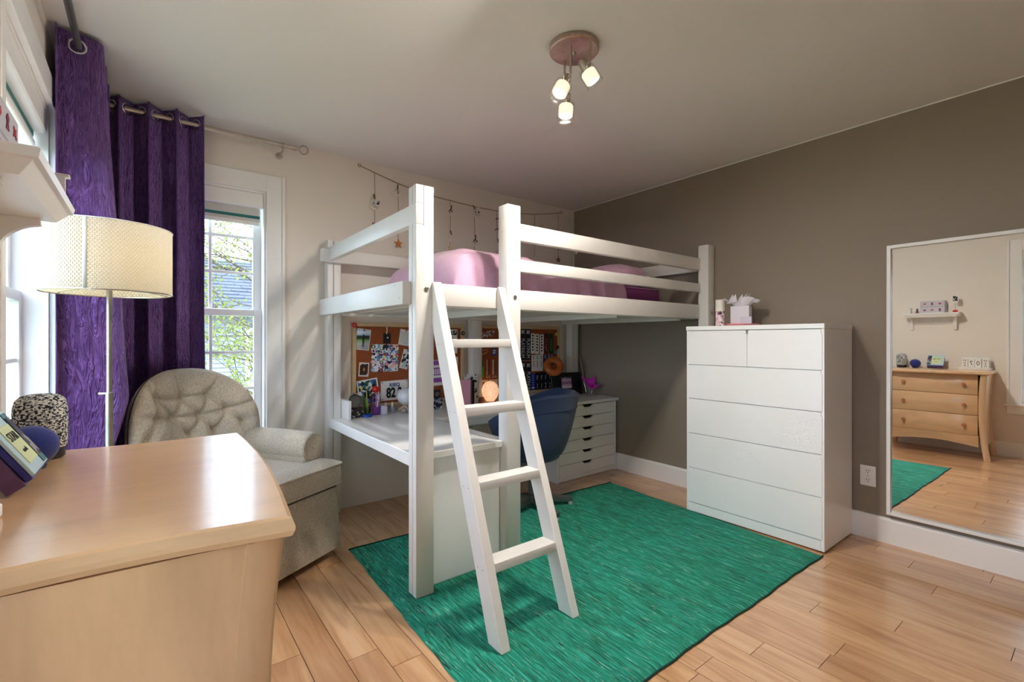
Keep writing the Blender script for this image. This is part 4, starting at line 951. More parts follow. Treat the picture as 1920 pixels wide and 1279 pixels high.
for cx, cz, col, lab, k in ((2.934, 1.112, S(70, 22, 26), 'dark maroon ribbon right of the white ribbons', 0), (2.991, 1.110, S(18, 62, 36), 'dark green ribbon at right end of the top row', 1)):
    t, f, y = ribbon(lab, cx, cz, .050, .190, mat('ribbon_dark_%d' % k, col, .5, nscale=60, amt=.2), [], SILV)
    tm = mat('ribbon_print_%d' % k, (S(190, 90, 80), S(70, 150, 90))[k], .6)
    for q in range(5): sub(t, f, y, 'printed_mark', tm, -.008, .008, .03-.024*q, .044-.024*q)
for k, cx in enumerate((2.776, 2.822, 2.868)):
    ribbon('white ribbon numbered 0 and 1, %s of the three in the middle row' % ('left', 'centre', 'right')[k], cx, .935, .044, .148, PAPER, [('0', .052, 0, .048, 0, .7), ('1', .085, 0, -.01, 0, .6)], INK, 'white numbered ribbons')
ribbon('navy ribbon with white numbers behind the orange ring cushion', 2.962, .960, .128, .10, mat('ribbon_navy', S(34, 30, 84), .5, nscale=40), [('0', .050, .042, .028, 0, .75), ('0', .05, .0, .028, 0, .75), ('0', .05, -.042, .028, 0, .75)], SILV)
for k, (cx, s) in enumerate(((2.822, '1'), (2.874, '1'), (2.924, '2'), (2.976, '2'))):
    ribbon('black ribbon with letter F and number %s, %s in the bottom row' % (s, ('first', 'second', 'third', 'fourth')[k]), cx, .766, .048, .165, NAVY, [('F', .060, 0, .03, 0, .7), (s, .070, 0, -.042, 0, .7)], SILV, 'black ribbons with F')
t, f, y = ribbon('bright blue ribbon low on right cork board', 2.771, .764, .046, .150, mat('ribbon_blue', S(28, 50, 170), .45, nscale=40), [], SILV)
for q in range(5): sub(t, f, y, 'printed_mark', mat('print_paleblue', S(150, 170, 235), .6), -.006, .006, .05-.02*q, .06-.02*q)
sub(t, f, y, 'printed_mark', SILV, -.014, .014, -.06, -.045)
for q, col, lab in (((3.046, 1.199), S(206, 160, 80), 'gold round badge on the corner of right cork board'), ((3.066, 1.078), S(50, 24, 30), 'dark round badge on the wall right of the ribbons'), ((3.046, 1.031), S(40, 150, 205), 'turquoise round badge at right of the ribbons')):
    MBb = MB().lathe([(0, 0), (.0175, 0), (.0175, .003), (.012, .006), (0, .007)], (q[0], YB-.0125, q[1]), (0, -1, 0), 18).build('round_badge', mat('badge_'+lab.split()[0], col, .4, nscale=30)); tag(MBb, lab, 'badge')
wc = MB().tube([(3.10, 3.276, 1.29), (3.115, 3.276, 1.22), (3.125, 3.276, 1.18), (3.105, 3.276, 1.13), (3.08, 3.276, 1.125), (3.06, 3.276, 1.14)], .0025, 6).build('white_cable', PAPER); tag(wc, 'thin white cable hooked on the wall right of the ribbon board', 'cable')
wc = MB().tube([(3.305, 3.209, .998), (3.305, 3.187, .93), (3.303, 3.16, .84), (3.30, 3.138, .751), (3.29, 3.10, .645)], .0028, 6).build('white_cord', PAPER); wc.name = 'power_cable'; tag(wc, 'white power cord running down the taupe wall behind the pink chair', 'cable')

# ------------------------------------------------------------------ things on the desk
DZ = .6308; UZ = .6388
t = thing('steel_jar', 'steel tin lying on its patterned holder at left end of the desk', 'tin', (1.092, 3.14, DZ))
d = Vector((-.25, -.93, .18)).normalized(); c = Vector((1.098, 3.13, .742))
MB().lathe([(.045, -.05), (.047, .0), (.050, .005), (.050, .010), (.042, .012), (.040, .006), (.036, -.042), (0, -.042)], c, d, 28).build('tin', GREYMETAL, t)
MB().lathe([(.046, -.045), (.049, -.01), (.049, 0), (.0465, 0)], c, d, 28).build('tin_band', BLACK, t)
MB().box(1.047, 1.142, 3.09, 3.17, DZ, .697, .008, 2).build('holder', m_voronoi('paw_print_fabric', [S(20, 20, 24), S(26, 26, 30), S(26, 26, 30), S(170, 165, 160)], 90), t)
BLUET = mat('blue_tape', S(36, 70, 170), .4, nscale=20)
tag(MB().lathe([(.022, 0), (.036, 0), (.036, .016), (.022, .016), (.022, 0)], (1.166, 3.10, DZ), (0, 0, 1), 22).build('tape_roll', BLUET), 'blue roll of tape on the desk beside the steel tin', 'tape')
def pencup(nm, label, x, y_, col, r, h, pens, group):
    t = thing(nm, label, 'pen cup', (x, y_, DZ)); MB().lathe([(0, 0), (r, 0), (r*1.08, h), (r*1.02, h), (r*.94, .004), (0, .004)], (x, y_, DZ), (0, 0, 1), 22).build('cup', col, t)
    for k, (dx, dy, tx, ty, hh, c2, lab) in enumerate(pens):
        p = thing('pen', lab, 'pen', (x+dx, y_+dy, DZ+.006), group=group); a = Vector((x+dx, y_+dy, DZ+.010)); b_ = Vector((x+dx+tx, y_+dy+ty, DZ+hh)); mt = mat('pen_'+c2[0], c2[1], .35, nscale=20)
        MB().tube([a, a+(b_-a)*.72], .0042, 8).build('barrel', mt, p); MB().tube([a+(b_-a)*.725, a+(b_-a)*.97, b_], [.0046, .0046, .002], 8).build('cap', mat('pen_cap_'+c2[0], mix(c2[1], .8), .35), p)
G_ = ('green', S(60, 150, 50)); YL = ('yellow', S(225, 215, 130)); PU = ('purple', S(150, 50, 165)); PK = ('pink', S(225, 130, 200)); WH = ('white', S(230, 228, 235)); DK = ('black', S(30, 28, 36)); OR = ('tan', S(196, 150, 90)); LB = ('lilac', S(180, 150, 220))
CLEARP = m_glass('clear_plastic', (.9, .92, .95, 1), .12)
pencup('pen_cup', 'clear cup of green and yellow pens on the desk', 1.193, 3.165, CLEARP, .026, .06,
       [(-.008, 0, -.018, .006, .150, G_, 'green pen leaning left in the clear cup'), (.006, .006, -.006, .01, .168, YL, 'pale yellow pen in the clear cup'), (.010, -.008, .016, 0, .140, DK, 'black pen in the clear cup'), (-.010, .010, -.012, .01, .130, OR, 'tan pencil in the clear cup'), (0, -.012, -.022, -.004, .12, ('lime', S(120, 200, 70)), 'lime green pen in front of the clear cup')], 'pens in the desk cups')
pencup('pen_cup', 'purple cup of pens under the red pom on the desk', 1.252, 3.155, mat('cup_purple_glass', S(110, 50, 130), .3, nscale=10), .027, .055,
       [(-.010, 0, -.012, .01, .135, PU, 'purple pen in the purple cup'), (.004, .008, .004, .012, .142, PK, 'pink pen in the purple cup'), (.012, -.004, .020, 0, .150, LB, 'lilac pen leaning right in the purple cup'), (0, -.012, .010, -.004, .128, WH, 'white pen at front of the purple cup'), (-.014, .008, -.02, .01, .11, DK, 'black pen in the purple cup'), (.014, .010, .026, .01, .12, PU, 'purple pen at right of the purple cup')], 'pens in the desk cups')
t = thing('pom_pen', 'pen topped with a round red pom in the purple cup', 'pen', (1.258, 3.165, DZ)); MB().tube([(1.258, 3.165, DZ+.01), (1.258, 3.178, .785)], .004, 8).build('barrel', mat('pen_red', S(190, 40, 36), .4), t); MB().ball((1.258, 3.178, .802), .025, 18).build('pom', RED, t)
tag(MB().box(1.278, 1.312, 3.10, 3.14, DZ, DZ+.062, .003).build('eraser_box', mat('box_lilac_white', S(205, 200, 222), .5, nscale=40, amt=.2)), 'small lilac box on the desk right of the purple cup', 'box')
def polish(x, y_, lab, body):
    t = thing('nail_polish', lab, 'nail polish', (x, y_, DZ), group='nail polish bottles on the desk'); MB().lathe([(0, 0), (.016, 0), (.018, .004), (.018, .026), (.014, .034), (.008, .037), (0, .037)], (x, y_, DZ), (0, 0, 1), 16).build('bottle', body, t); MB().lathe([(.008, .037), (.009, .038), (.0075, .072), (0, .073)], (x, y_, DZ), (0, 0, 1), 14).build('cap', mat('cap_pale', S(222, 220, 218), .3, nscale=20), t)
polish(1.336, 3.19, 'nail polish bottle of grey polish, left of the pair', mat('polish_grey', S(150, 148, 150), .2, nscale=20)); polish(1.386, 3.19, 'nail polish bottle of pale blue polish, right of the pair', mat('polish_blue', S(170, 180, 205), .2, nscale=20))
t = thing('globe_lamp', 'white glass globe lamp on crossed wooden legs beside the bed post', 'table lamp', (1.478, 3.17, DZ))
MB().ball((1.478, 3.17, .738), .061, 26).build('globe', mat('opal_glass', S(226, 230, 236), .25, nscale=5, amt=.02, coat=.3), t)
for a in (0, 2*PI/3, 4*PI/3):
    for s in (1,): MB().tube([(1.478+.052*math.cos(a+.5), 3.17+.052*math.sin(a+.5), DZ+.008), (1.478-.028*math.cos(a+.5), 3.17-.028*math.sin(a+.5), .686)], .0075, 8).build('leg', mat('pale_wood', S(206, 184, 158), .6, nscale=30, amt=.1), t)
tag(MB().hexa([(1.41, 3.10, DZ), (1.445, 3.085, DZ), (1.462, 3.118, DZ), (1.428, 3.134, DZ), (1.412, 3.102, DZ+.03), (1.443, 3.09, DZ+.03), (1.458, 3.118, DZ+.03), (1.43, 3.13, DZ+.03)], .003).build('grey_eraser', mat('stone_grey', S(150, 148, 148), .6, nscale=40)), 'small grey block at the foot of the white globe lamp', 'block')
t = thing('pencil_case', 'dark patterned box with a camera charm behind the ladder', 'box', (1.70, 3.12, DZ)); MB().box(1.66, 1.745, 3.10, 3.17, DZ, .715, .005, 2).build('case_body', m_voronoi('case_print', [S(30, 34, 50), S(120, 130, 150), S(24, 26, 36), S(200, 205, 215)], 60), t)
MB().box(1.672, 1.728, 3.105, 3.14, .7155, .775, .006, 2).build('charm_body', BLACK, t); MB().lathe([(0, 0), (.018, 0), (.018, .008), (.012, .010), (0, .009)], (1.70, 3.105, .745), (0, -1, 0), 18).build('charm_lens', GREYMETAL, t)
def notebook(label, x, y_, w_, th, h, col, rot, coil, group='notebooks on the desk'):
    t = thing('notebook', label, 'notebook', (x, y_, DZ), rot, group=group)
    MB().box(-w_, 0, -th/2, -th/2+.002, 0, h, 0).build('front_cover', col, t, smooth=False, local=True); MB().box(-w_, 0, th/2-.002, th/2, 0, h, 0).build('rear_cover', col, t, smooth=False, local=True)
    MB().box(-w_+.002, -.003, -th/2+.0021, th/2-.0021, .002, h-.003).build('pages', PAPER, t, smooth=False, local=True)
    if coil:
        b = MB(); n = 26
        for k in range(n): b.torus((0, 0, .008+k*(h-.016)/(n-1)), th/2+.002, .0012, (0, .2, 1), 10, 5)
        b.build('coil', CHROME, t, local=True, kind='stuff')
PKN = mat('notebook_pink', S(214, 150, 170), .55, nscale=30, amt=.04)
notebook('pink spiral notebook standing on the desk behind the ladder', 1.975, 3.075, .125, .014, .208, PKN, -.35, True)
notebook('black notebook standing between the pink and white notebooks', 2.042, 3.13, .10, .020, .200, BLACK, -.25, False)
notebook('white spotted spiral notebook standing behind the black one', 2.095, 3.157, .115, .012, .240, m_voronoi('spotted_cover', [S(235, 235, 232), S(235, 235, 232), S(235, 235, 232), S(60, 60, 64)], 60), -.08, True)
t = thing('glow_globe', 'glowing peach glass globe lamp on the desk behind the middle bed post', 'table lamp', (2.228, 3.17, DZ))
def m_glow():
    tt = NT('crackled_glow_glass'); v = tt.new('ShaderNodeTexVoronoi'); v.inputs['Scale'].default_value = 70; tt.link(tt.coord('Object'), v.inputs['Vector'])
    tt.link(tt.ramp(v.outputs['Distance'], [(0, (1, .78, .55, 1)), (.5, (.95, .52, .28, 1)), (1, (.8, .36, .16, 1))]), tt.p.inputs['Emission Color']); tt.p.inputs['Emission Strength'].default_value = .62
    tt.p.inputs['Base Color'].default_value = S(240, 200, 170); tt.p.inputs['Roughness'].default_value = .3; return tt.m
MB().lathe([(.03, 0), (.034, .004), (.058, .035), (.070, .075), (.070, .098), (.058, .135), (.034, .158), (.0, .166)], (2.228, 3.17, DZ+.012), (0, 0, 1), 30).build('glass_globe', m_glow(), t); MB().lathe([(0, 0), (.05, 0), (.05, .010), (.04, .0125), (0, .0125)], (2.228, 3.17, DZ), (0, 0, 1), 24).build('wood_base', mat('base_wood', S(176, 120, 72), .5, nscale=30, amt=.1), t)
tag(MB().box(2.115, 2.150, 3.14, 3.17, DZ, DZ+.055, .003).build('wood_block', mat('block_wood', S(190, 120, 70), .6, nscale=30, amt=.15)), 'small wooden block left of the glowing globe lamp', 'block')
dn = MB().torus((2.862, 3.09, .912), .060, .031, (-.62, -.78, .40), 32, 14); DON = mat('donut_glaze', S(176, 92, 36), .4, nscale=22, amt=.25, bump=.3, bscale=40, bdist=.003)
t = thing('ring_cushion', 'orange brown ring shaped plush hanging in front of the ribbons', 'plush', (2.862, 3.09, .91)); dn.build('ring', DON, t)
MB().tube([(2.862, 3.12, .985), (2.87, 3.19, 1.06), (2.88, 3.255, 1.10)], .002, 6).build('hanging_cord', TWINE, t); MB().ball((2.925, 3.075, .858), .012, 10, (1, .6, 1)).build('tag', PAPER, t)
t = thing('picture_frame', 'black picture frame holding a small photo on the drawer unit', 'photo frame', (3.05, 3.10, UZ), -.12)
W[t.name] = Matrix.Translation((3.05, 3.10, UZ)) @ Matrix.Rotation(-.12, 4, 'Z')
def FB(m, nm, mt): return m.build(nm, mt, t, smooth=False, local=True)
FB(MB().hexa([(-.172, 0, 0), (.172, 0, 0), (.172, .018, 0), (-.172, .018, 0), (-.172, .03, .205), (.172, .03, .205), (.172, .048, .205), (-.172, .048, .205)], .003), 'frame', mat('frame_black', S(10, 10, 12), .4, nscale=20))
FB(MB().hexa([(-.06, .006, .065), (.05, .006, .065), (.05, .013, .065), (-.06, .013, .065), (-.06, .0205, .165), (.05, .0205, .165), (.05, .026, .165), (-.06, .026, .165)], 0), 'photo', m_bands('baby_photo', [(0, S(235, 215, 235)), (.3, S(205, 170, 200)), (.5, S(120, 84, 120)), (.75, S(225, 190, 220)), (1, S(50, 34, 56))], nscale=9, namt=.8))
FB(MB().hexa([(-.02, .048, 0), (.02, .048, 0), (.02, .10, 0), (-.02, .10, 0), (-.02, .044, .14), (.02, .044, .14), (.02, .047, .14), (-.02, .047, .14)], 0), 'stand', BLACK)
t = thing('butterfly_chair', 'tiny magenta butterfly chair phone holder on the drawer unit', 'phone holder', (3.215, 2.97, UZ), -.5)
MAG = mat('magenta_cloth', S(205, 50, 190), .7, nscale=60, amt=.12, bump=.2, bscale=150)
W[t.name] = Matrix.Translation((3.215, 2.97, UZ)) @ Matrix.Rotation(-.5, 4, 'Z')
def sling(u, v):
    a, b_ = u*2-1, v
    y = -.062+.13*b_; z = .045+.10*b_**2.2+.035*a*a*(1.2-.4*b_)+.028*(1-b_)**3; x = a*(.062+.012*math.cos(PI*2*b_))*(1-.22*math.sin(PI*b_))
    return Vector((x, y, z))
MB().grid(sling, 16, 16).build('sling_seat', MAG, t, local=True, solid=.004, ang=80)
for s in (-1, 1):
    MB().tube([(s*.06, -.066, .105), (s*.03, -.01, .012), (-s*.02, .03, .002), (s*.02, .045, .002), (s*.055, .066, .168)], .0022, 6).build('wire_leg', CHROME, t, local=True); MB().tube([(s*.055, .05, .12), (s*.04, .02, .03), (s*.05, -.05, .0025), (-s*.0, -.06, .0025)], .0022, 6).build('wire_leg', CHROME, t, local=True)

# ------------------------------------------------------------------ things on the tall chest
TZ = 1.2375
t = thing('pink_tray', 'pink tray on top of the tall white chest', 'tray', (3.125, 1.548, TZ)); MB().lathe([(0, 0), (.10, 0), (.112, .012), (.112, .016), (.10, .006), (0, .005)], (3.125, 1.548, TZ), (0, 0, 1), 30).build('dish', mat('tray_pink', S(226, 140, 150), .4, nscale=20), t)
t = thing('gift_bag', 'white gift bag stuffed with tissue paper on the pink tray', 'gift bag', (3.125, 1.545, TZ+.0065), .2)
WG = mat('bag_white', S(226, 224, 232), .6, nscale=10, amt=.02)
W[t.name] = Matrix.Translation((3.125, 1.545, TZ+.0065)) @ Matrix.Rotation(.2, 4, 'Z')
MB().box(-.035, .035, -.058, .058, 0, .128, .003).build('bag_body', WG, t, smooth=False, local=True); MB().box(-.055, -.036, -.078, -.01, 0, .055, .002).build('white_card', mat('card_lilac', S(214, 212, 226), .6, nscale=10), t, smooth=False, local=True)
def tissue(u, v):
    a = 2*PI*u; r = .03+.062*v**.8*(1+.28*math.sin(5*a+1)+.12*math.sin(11*a)); z = .115+.10*v-.05*v*v*(1+.4*math.sin(3*a)); return Vector((r*math.cos(a)*.6, r*math.sin(a)*1.1, z))
MB().grid(tissue, 60, 6, cu=True).build('tissue_paper', WG, t, local=True, solid=.0012, ang=30)
for k in range(5):
    a = k*1.3; MB().prism([(.02*math.cos(a), .02*math.sin(a)-.02+.012*k, .12), (.02*math.cos(a)+.01, .06*math.sin(a), .21), (.03*math.cos(a), .05*math.sin(a)+.03, .17)], (.004, .002, .001)).build('tissue_fold', WG, t, smooth=False, local=True)
t = thing('pink_bottle', 'white capped pink patterned bottle at left on the tall chest', 'bottle', (2.998, 1.622, TZ))
MB().lathe([(0, 0), (.026, 0), (.027, .004), (.027, .098), (0, .098)], (2.998, 1.622, TZ), (0, 0, 1), 22).build('bottle_body', m_voronoi('bottle_print', [S(236, 220, 226), S(224, 170, 186), S(240, 232, 234), S(220, 150, 170), S(90, 60, 76)], 70), t); MB().lathe([(.028, .0985), (.0285, .10), (.0285, .172), (.024, .176), (0, .177)], (2.998, 1.622, TZ), (0, 0, 1), 22).build('bottle_cap', mat('cap_cream', S(232, 230, 220), .4, nscale=20), t)

# ------------------------------------------------------------------ garland above the bed
GY = 3.268
gr = thing('twine_garland', 'jute twine garland strung along the back wall above the bed', 'garland', (2.15, GY, 2.3))
line = [(1.188, 2.369), (1.285, 2.345), (1.472, 2.302), (1.60, 2.281), (1.755, 2.264), (1.908, 2.257), (2.141, 2.248), (2.386, 2.253), (2.60, 2.270), (2.777, 2.289), (2.95, 2.322), (3.124, 2.361)]
MB().tube([(x, GY, z) for x, z in line], .0028, 6).build('twine', TWINE, gr)
for x, z in (line[0], line[-1]): MB().torus((x-.012 if x < 2 else x+.006, GY, z+.004), .010, .0025, (0, 1, 0), 16, 6).build('end_loop', TWINE, gr)
drops = [(1.285, 2.345, 1.93), (1.464, 2.304, 1.87), (1.905, 2.257, 1.90), (2.136, 2.248, 1.86), (2.364, 2.252, 1.86), (2.386, 2.253, 1.88), (2.790, 2.290, 1.90), (3.082, 2.351, 1.93)]
for x, a, b_ in drops: MB().tube([(x, GY-.001, a), (x+.003, GY-.002, (a+b_)/2), (x, GY-.001, b_)], .0018, 5).build('hanging_strand', TWINE, gr)
PICS = [[S(30, 30, 32), S(225, 225, 225), S(205, 200, 195), S(190, 180, 175)], [S(205, 195, 185), S(150, 135, 125), S(225, 220, 215)], [S(50, 46, 44), S(220, 215, 210), S(180, 168, 155)]]
def mini(x, z, rot, kind, lab, w_=.066, h=.086):
    y = GY-.006; t, f, yy = card('mini_photo', lab, 'photo', x, z, w_, h, rot, mat('instant_film_white', S(228, 222, 212), .5, nscale=20), y=y, group='small photos pegged to the garland')
    if kind is not None: sub(t, f, yy, 'picture', m_voronoi('mini_picture_%d' % kind, PICS[kind], 60), -w_/2+.008, w_/2-.008, -h/2+.017, h/2-.009)
    px, pz_ = f(-w_/2+.012, h/2); s = .016
    MB().obox((px, y-.004, pz_+.004), .007, .010, .036, roty(rot-.5), .001).build('clothes_peg', PEG, t)
mini(1.289, 2.118, .25, 0, 'garland photo of two dark figures, first strand from the window')
mini(1.452, 2.236, .55, 1, 'faded garland photo high on the second strand from the window', .05, .062)
mini(1.276, 1.93, .3, 2, 'garland photo partly behind the end guard rail', .05, .06)
mini(1.902, 2.165, .6, 2, 'tilted garland photo just right of the tall front post', .042, .062)
mini(1.918, 1.958, .22, None, 'blank pale garland card above the pale star', .06, .07)
mini(2.158, 2.200, -.25, 0, 'garland photo of faces clipped on the twine right of the front post')
mini(2.138, 1.956, .5, 2, 'garland photo with dark centre low between the two front posts', .05, .066)
mini(2.362, 1.956, .62, None, 'tilted garland card next to the middle front post', .05, .07)
for x, z, lab in ((2.372, 2.186, 'bare clothes peg high beside the middle front post'), (2.364, 2.094, 'bare clothes peg halfway beside the middle front post'), (2.79, 2.02, 'bare clothes peg on the strand above the right guard rail')):
    tag(MB().obox((x, GY-.008, z), .009, .010, .046, roty(1.2), .001).build('clothes_peg', PEG), lab, 'peg', 'bare pegs on the garland')
def star(x, z, r, col, lab):
    t = tag(MB().prism([(x+(r if k % 2 == 0 else r*.42)*math.sin(k*PI/5), GY-.004, z+(r if k % 2 == 0 else r*.42)*math.cos(k*PI/5)) for k in range(10)], (0, -.006, 0)).build('wooden_star', mat('star_'+lab.split()[0], col, .5, nscale=40, amt=.12), None, smooth=False), lab, 'star')
star(1.464, 1.858, .036, S(190, 112, 46), 'copper wooden star hanging left of the tall front post')
star(1.903, 1.882, .021, S(232, 206, 150), 'pale small wooden star hanging above the duvet')
star(3.082, 1.905, .030, S(132, 80, 52), 'brown wooden star hanging by the room corner')
tag(MB().ball((3.300, 3.24, 2.0), .020, 14, (.6, 1, 1)).build('wall_hook', TRIM), 'round white hook in the corner above the bed', 'hook')

# ------------------------------------------------------------------ wall shelf and what stands on it
SZ = 1.47
sh_ = thing('wall_shelf', 'white moulded wall shelf on the left wall over the dresser', 'shelf', (X0, 1.33, SZ))
def shelf_ring(z, o): return [(X0+.0005, 1.095+o, z), (-.140-o, 1.095+o, z), (-.140-o, 1.563-o, z), (X0+.0005, 1.563-o, z)]
m = MB(); loft(m, [shelf_ring(SZ-.045, .030), shelf_ring(SZ-.040, .026), shelf_ring(SZ-.028, .016), shelf_ring(SZ-.020, .010), shelf_ring(SZ-.018, .003), shelf_ring(SZ-.004, .0), shelf_ring(SZ, .004)]); m.build('shelf_board', TRIM, sh_, ang=25)
def bracket_prof(): 
    P_ = [(X0+.001, SZ-.0455), (-.195, SZ-.0455), (-.192, SZ-.060)]
    for k in range(9): a = PI/2*k/8; P_.append((-.200-.06*math.sin(a), SZ-.062-.055*(1-math.cos(a))-.01*math.sin(a)))
    P_ += [(-.268, SZ-.150), (-.280, SZ-.178), (X0+.001, SZ-.185)]
    return P_
for y in (1.135, 1.50): MB().prism([(x, y, z) for x, z in bracket_prof()], (0, .022, 0)).build('bracket', TRIM, sh_, ang=30)
MB().box(X0+.001, X0+.016, 1.157, 1.50, SZ-.115, SZ-.0455, .002).build('apron_board', TRIM, sh_, smooth=False)
for y in (1.2, 1.33, 1.45): MB().lathe([(.006, 0), (.005, .018), (.009, .022), (.008, .028), (0, .030)], (X0+.016, y, SZ-.085), (1, 0, 0), 12).build('peg', TRIM, sh_)
t = thing('storage_box', 'grey box with six animal motifs on the wall shelf', 'box', (-.262, 1.325, SZ))
GB = mat('box_grey_lilac', S(190, 188, 198), .6, nscale=20, amt=.03)
for k in range(2):
    dd = MB().box(-.308, -.216, 1.222, 1.426, SZ+.001+k*.068, SZ+.067+k*.068, .002).build('tray', GB, t, smooth=False)
    for q in range(3):
        y, z = 1.26+q*.064, SZ+.034+k*.068; mt = mat('motif_%d' % ((q+k) % 2), (S(120, 40, 70), S(170, 40, 46))[(q+k) % 2], .6)
        sh = [[(-.012, -.014), (.012, -.014), (.006, 0), (.012, .010), (0, .018), (-.010, .008), (-.004, 0)], [(-.014, -.010), (-.008, .002), (-.012, .012), (0, .006), (.012, .012), (.008, .002), (.014, -.010), (0, -.004)], [(-.014, 0), (-.006, .010), (0, .006), (.006, .010), (.014, 0), (0, -.012)]][(q+2*k) % 3]
        MB().prism([(-.2155, y+a, z+b_) for a, b_ in sh], (.0012, 0, 0)).build('animal_motif', mt, dd, smooth=False)
t = thing('photo_clip', 'red based wire clip holding a small photo on the shelf', 'photo holder', (-.22, 1.137, SZ)); MB().ball((-.22, 1.137, SZ+.014), .022, 18, (1, 1, .62)).build('base', RED, t); MB().tube([(-.22, 1.137, SZ+.026), (-.221, 1.139, SZ+.09), (-.22, 1.137, SZ+.115)], .0012, 5).build('wire', CHROME, t)
MB().box(-.2215, -.219, 1.115, 1.160, SZ+.108, SZ+.178).build('photo', PAPER, t, smooth=False); MB().box(-.219, -.2184, 1.119, 1.156, SZ+.120, SZ+.174).build('picture', m_voronoi('clip_picture', [S(20, 20, 22), S(28, 28, 30), S(210, 210, 210)], 70), t, smooth=False)
t = thing('acrylic_stand', 'small clear stand at far end of the wall shelf', 'display stand', (-.165, 1.50, SZ)); MB().box(-.215, -.150, 1.495, 1.499, SZ+.001, SZ+.055, .001).build('panel', mat('stand_pale', S(225, 222, 226), .3, nscale=10), t, smooth=False); MB().box(-.222, -.143, 1.490, 1.512, SZ+.0555, SZ+.062, .001).build('ledge', mat('stand_pale', S(225, 222, 226), .3), t, smooth=False)
t = thing('toy_figurine', 'small dark red figurine beside the grey box on the shelf', 'figurine', (-.27, 1.463, SZ)); MB().lathe([(0, 0), (.016, 0), (.018, .008), (.009, .022), (.011, .030), (.008, .040), (0, .044)], (-.27, 1.463, SZ+.0005), (0, 0, 1), 14).build('body', mat('figurine_red', S(110, 34, 40), .5, nscale=30), t); MB().ball((-.27, 1.463, SZ+.05), .009, 10).build('head', INK, t)

# ------------------------------------------------------------------ things on the dresser
RZ = .8655
t = thing('cloth_speaker', 'cylindrical speaker in black and white speckled cloth at back of the dresser', 'speaker', (-.203, 1.585, RZ))
SPK = m_voronoi('speckled_knit', [S(22, 26, 36), S(205, 208, 204), S(140, 146, 152), S(216, 216, 210), S(28, 32, 44)], 240, .9, stretch=(1, 1, 1.5))
MB().lathe([(.046, .026), (.0475, .03), (.049, .08), (.048, .122), (.044, .140), (.034, .150), (.018, .154), (0, .1545)], (-.203, 1.585, RZ), (0, 0, 1), 36).build('cloth_cover', SPK, t); MB().lathe([(0, 0), (.040, 0), (.044, .003), (.0445, .026), (0, .026)], (-.203, 1.585, RZ), (0, 0, 1), 32).build('base', BLACK, t)
t = thing('round_speaker', 'round navy blue fabric smart speaker on the dresser', 'speaker', (-.205, 1.465, RZ)); MB().lathe([(0, .0055), (.024, .006)]+[(.049*math.sin(a), .049-.0455*math.cos(a)) for a in [PI*(.22+.78*k/14) for k in range(15)]], (-.205, 1.465, RZ), (0, 0, 1), 32).build('fabric_ball', m_fabric('navy_knit', S(28, 44, 120), 420, strength=.3), t); MB().lathe([(0, 0), (.026, 0), (.028, .006), (0, .006)], (-.205, 1.465, RZ), (0, 0, 1), 24).build('foot', BLACK, t)
bxr = thing('boxed_card_set', 'open card box with pale lid leaning on the dresser beside the blue ball', 'box', (-.205, 1.29, RZ), 0)
VIO = mat('box_violet', S(96, 66, 116), .4, nscale=12, amt=.05); BLU = mat('box_blue', S(40, 44, 140), .4, nscale=12); PAL = mat('lid_pale_blue', S(176, 205, 218), .35, nscale=12); LIM = mat('panel_lime', S(206, 218, 168), .5, nscale=12)
tl = R(32)
def BXM(x, z): return (-.175-.0+x*math.cos(tl)-z*math.sin(tl), RZ+.0172+x*math.sin(tl)+z*math.cos(tl))
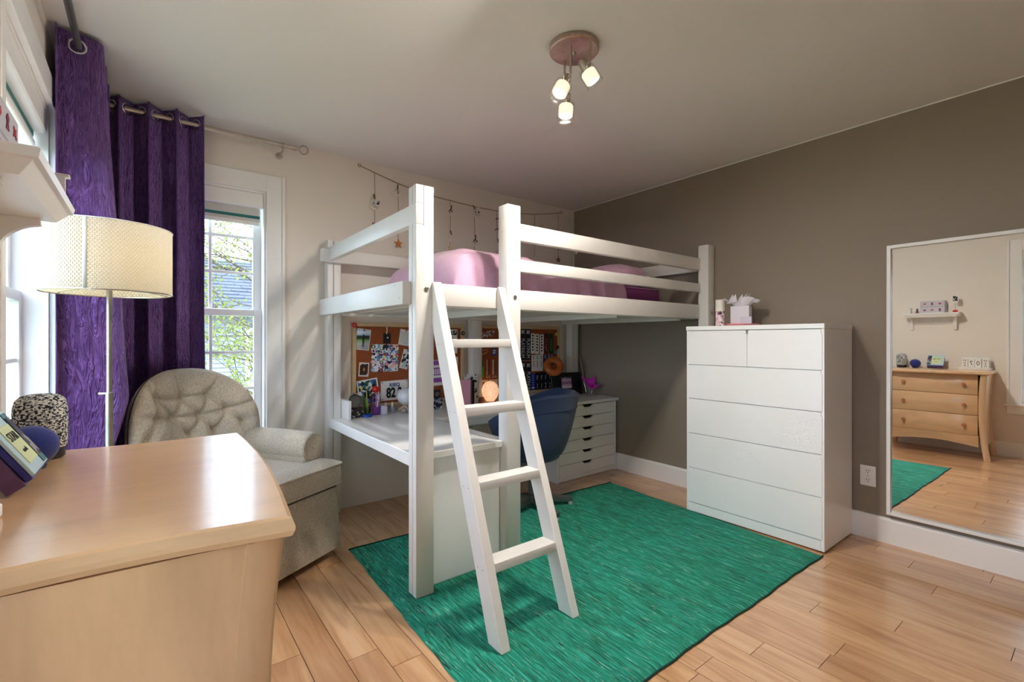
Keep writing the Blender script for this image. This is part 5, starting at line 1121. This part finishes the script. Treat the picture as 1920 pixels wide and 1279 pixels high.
def lbox(nm, mt, u0, u1, y0, y1, w0, w1, par=bxr):
    q = [BXM(u0, w0), BXM(u1, w0), BXM(u1, w1), BXM(u0, w1)]
    return MB().hexa([(q[0][0], y0, q[0][1]), (q[1][0], y0, q[1][1]), (q[1][0], y1, q[1][1]), (q[0][0], y1, q[0][1]), (q[3][0], y0, q[3][1]), (q[2][0], y0, q[2][1]), (q[2][0], y1, q[2][1]), (q[3][0], y1, q[3][1])], .0012).build(nm, mt, par, smooth=False)
lbox('box_body', VIO, -.03, .0, 1.225, 1.360, 0, .118); lbox('inner_tray', BLU, .0008, .012, 1.230, 1.355, .004, .114)
ld = lbox('lid', PAL, .014, .020, 1.222, 1.362, .01, .135); lbox('lid_panel', LIM, .0203, .0210, 1.245, 1.322, .03, .11, ld); lbox('lid_stripe', mat('lid_teal', S(30, 96, 110), .4), .0203, .0210, 1.325, 1.358, .014, .13, ld)
lbox('cover_art', m_voronoi('cover_print', [S(60, 56, 80), S(150, 150, 160), S(30, 30, 46), S(150, 150, 165)], 50), .0212, .0216, 1.327, 1.357, .03, .12, ld)
c = BXM(.0214, .085); text('STAR', .026, (c[0]+.0006, 1.284, c[1]), (0, 1, 0), (-math.sin(tl), 0, math.cos(tl)), INK, ld)
c = BXM(.0214, .055); text('cards', .014, (c[0]+.0006, 1.284, c[1]), (0, 1, 0), (-math.sin(tl), 0, math.cos(tl)), INK, ld)
t = thing('block_calendar', 'white wooden block calendar showing WED 07 MAR on the dresser', 'calendar', (-.24, .98, RZ))
MB().box(-.285, -.185, .862, 1.105, RZ, RZ+.022, .003).build('base', TRIM, t, smooth=False); MB().box(-.272, -.264, .875, 1.090, RZ+.0225, RZ+.125, .002).build('back_panel', TRIM, t, smooth=False)
for s, y in (('WED', .908), ('0', .962), ('7', 1.012), ('MAR', 1.063)):
    bk_ = MB().box(-.2635, -.220, y-.0235, y+.0235, RZ+.0225, RZ+.112, .002).build('date_block', PAPER, t, smooth=False)
    if len(s) == 1: text(s, .064, (-.2194, y, RZ+.066), (0, 1, 0), (0, 0, 1), INK, bk_, sx=.8)
    else:
        for k, chx in enumerate(s): text(chx, .028, (-.2194, y, RZ+.094-.027*k), (0, 1, 0), (0, 0, 1), INK, bk_)
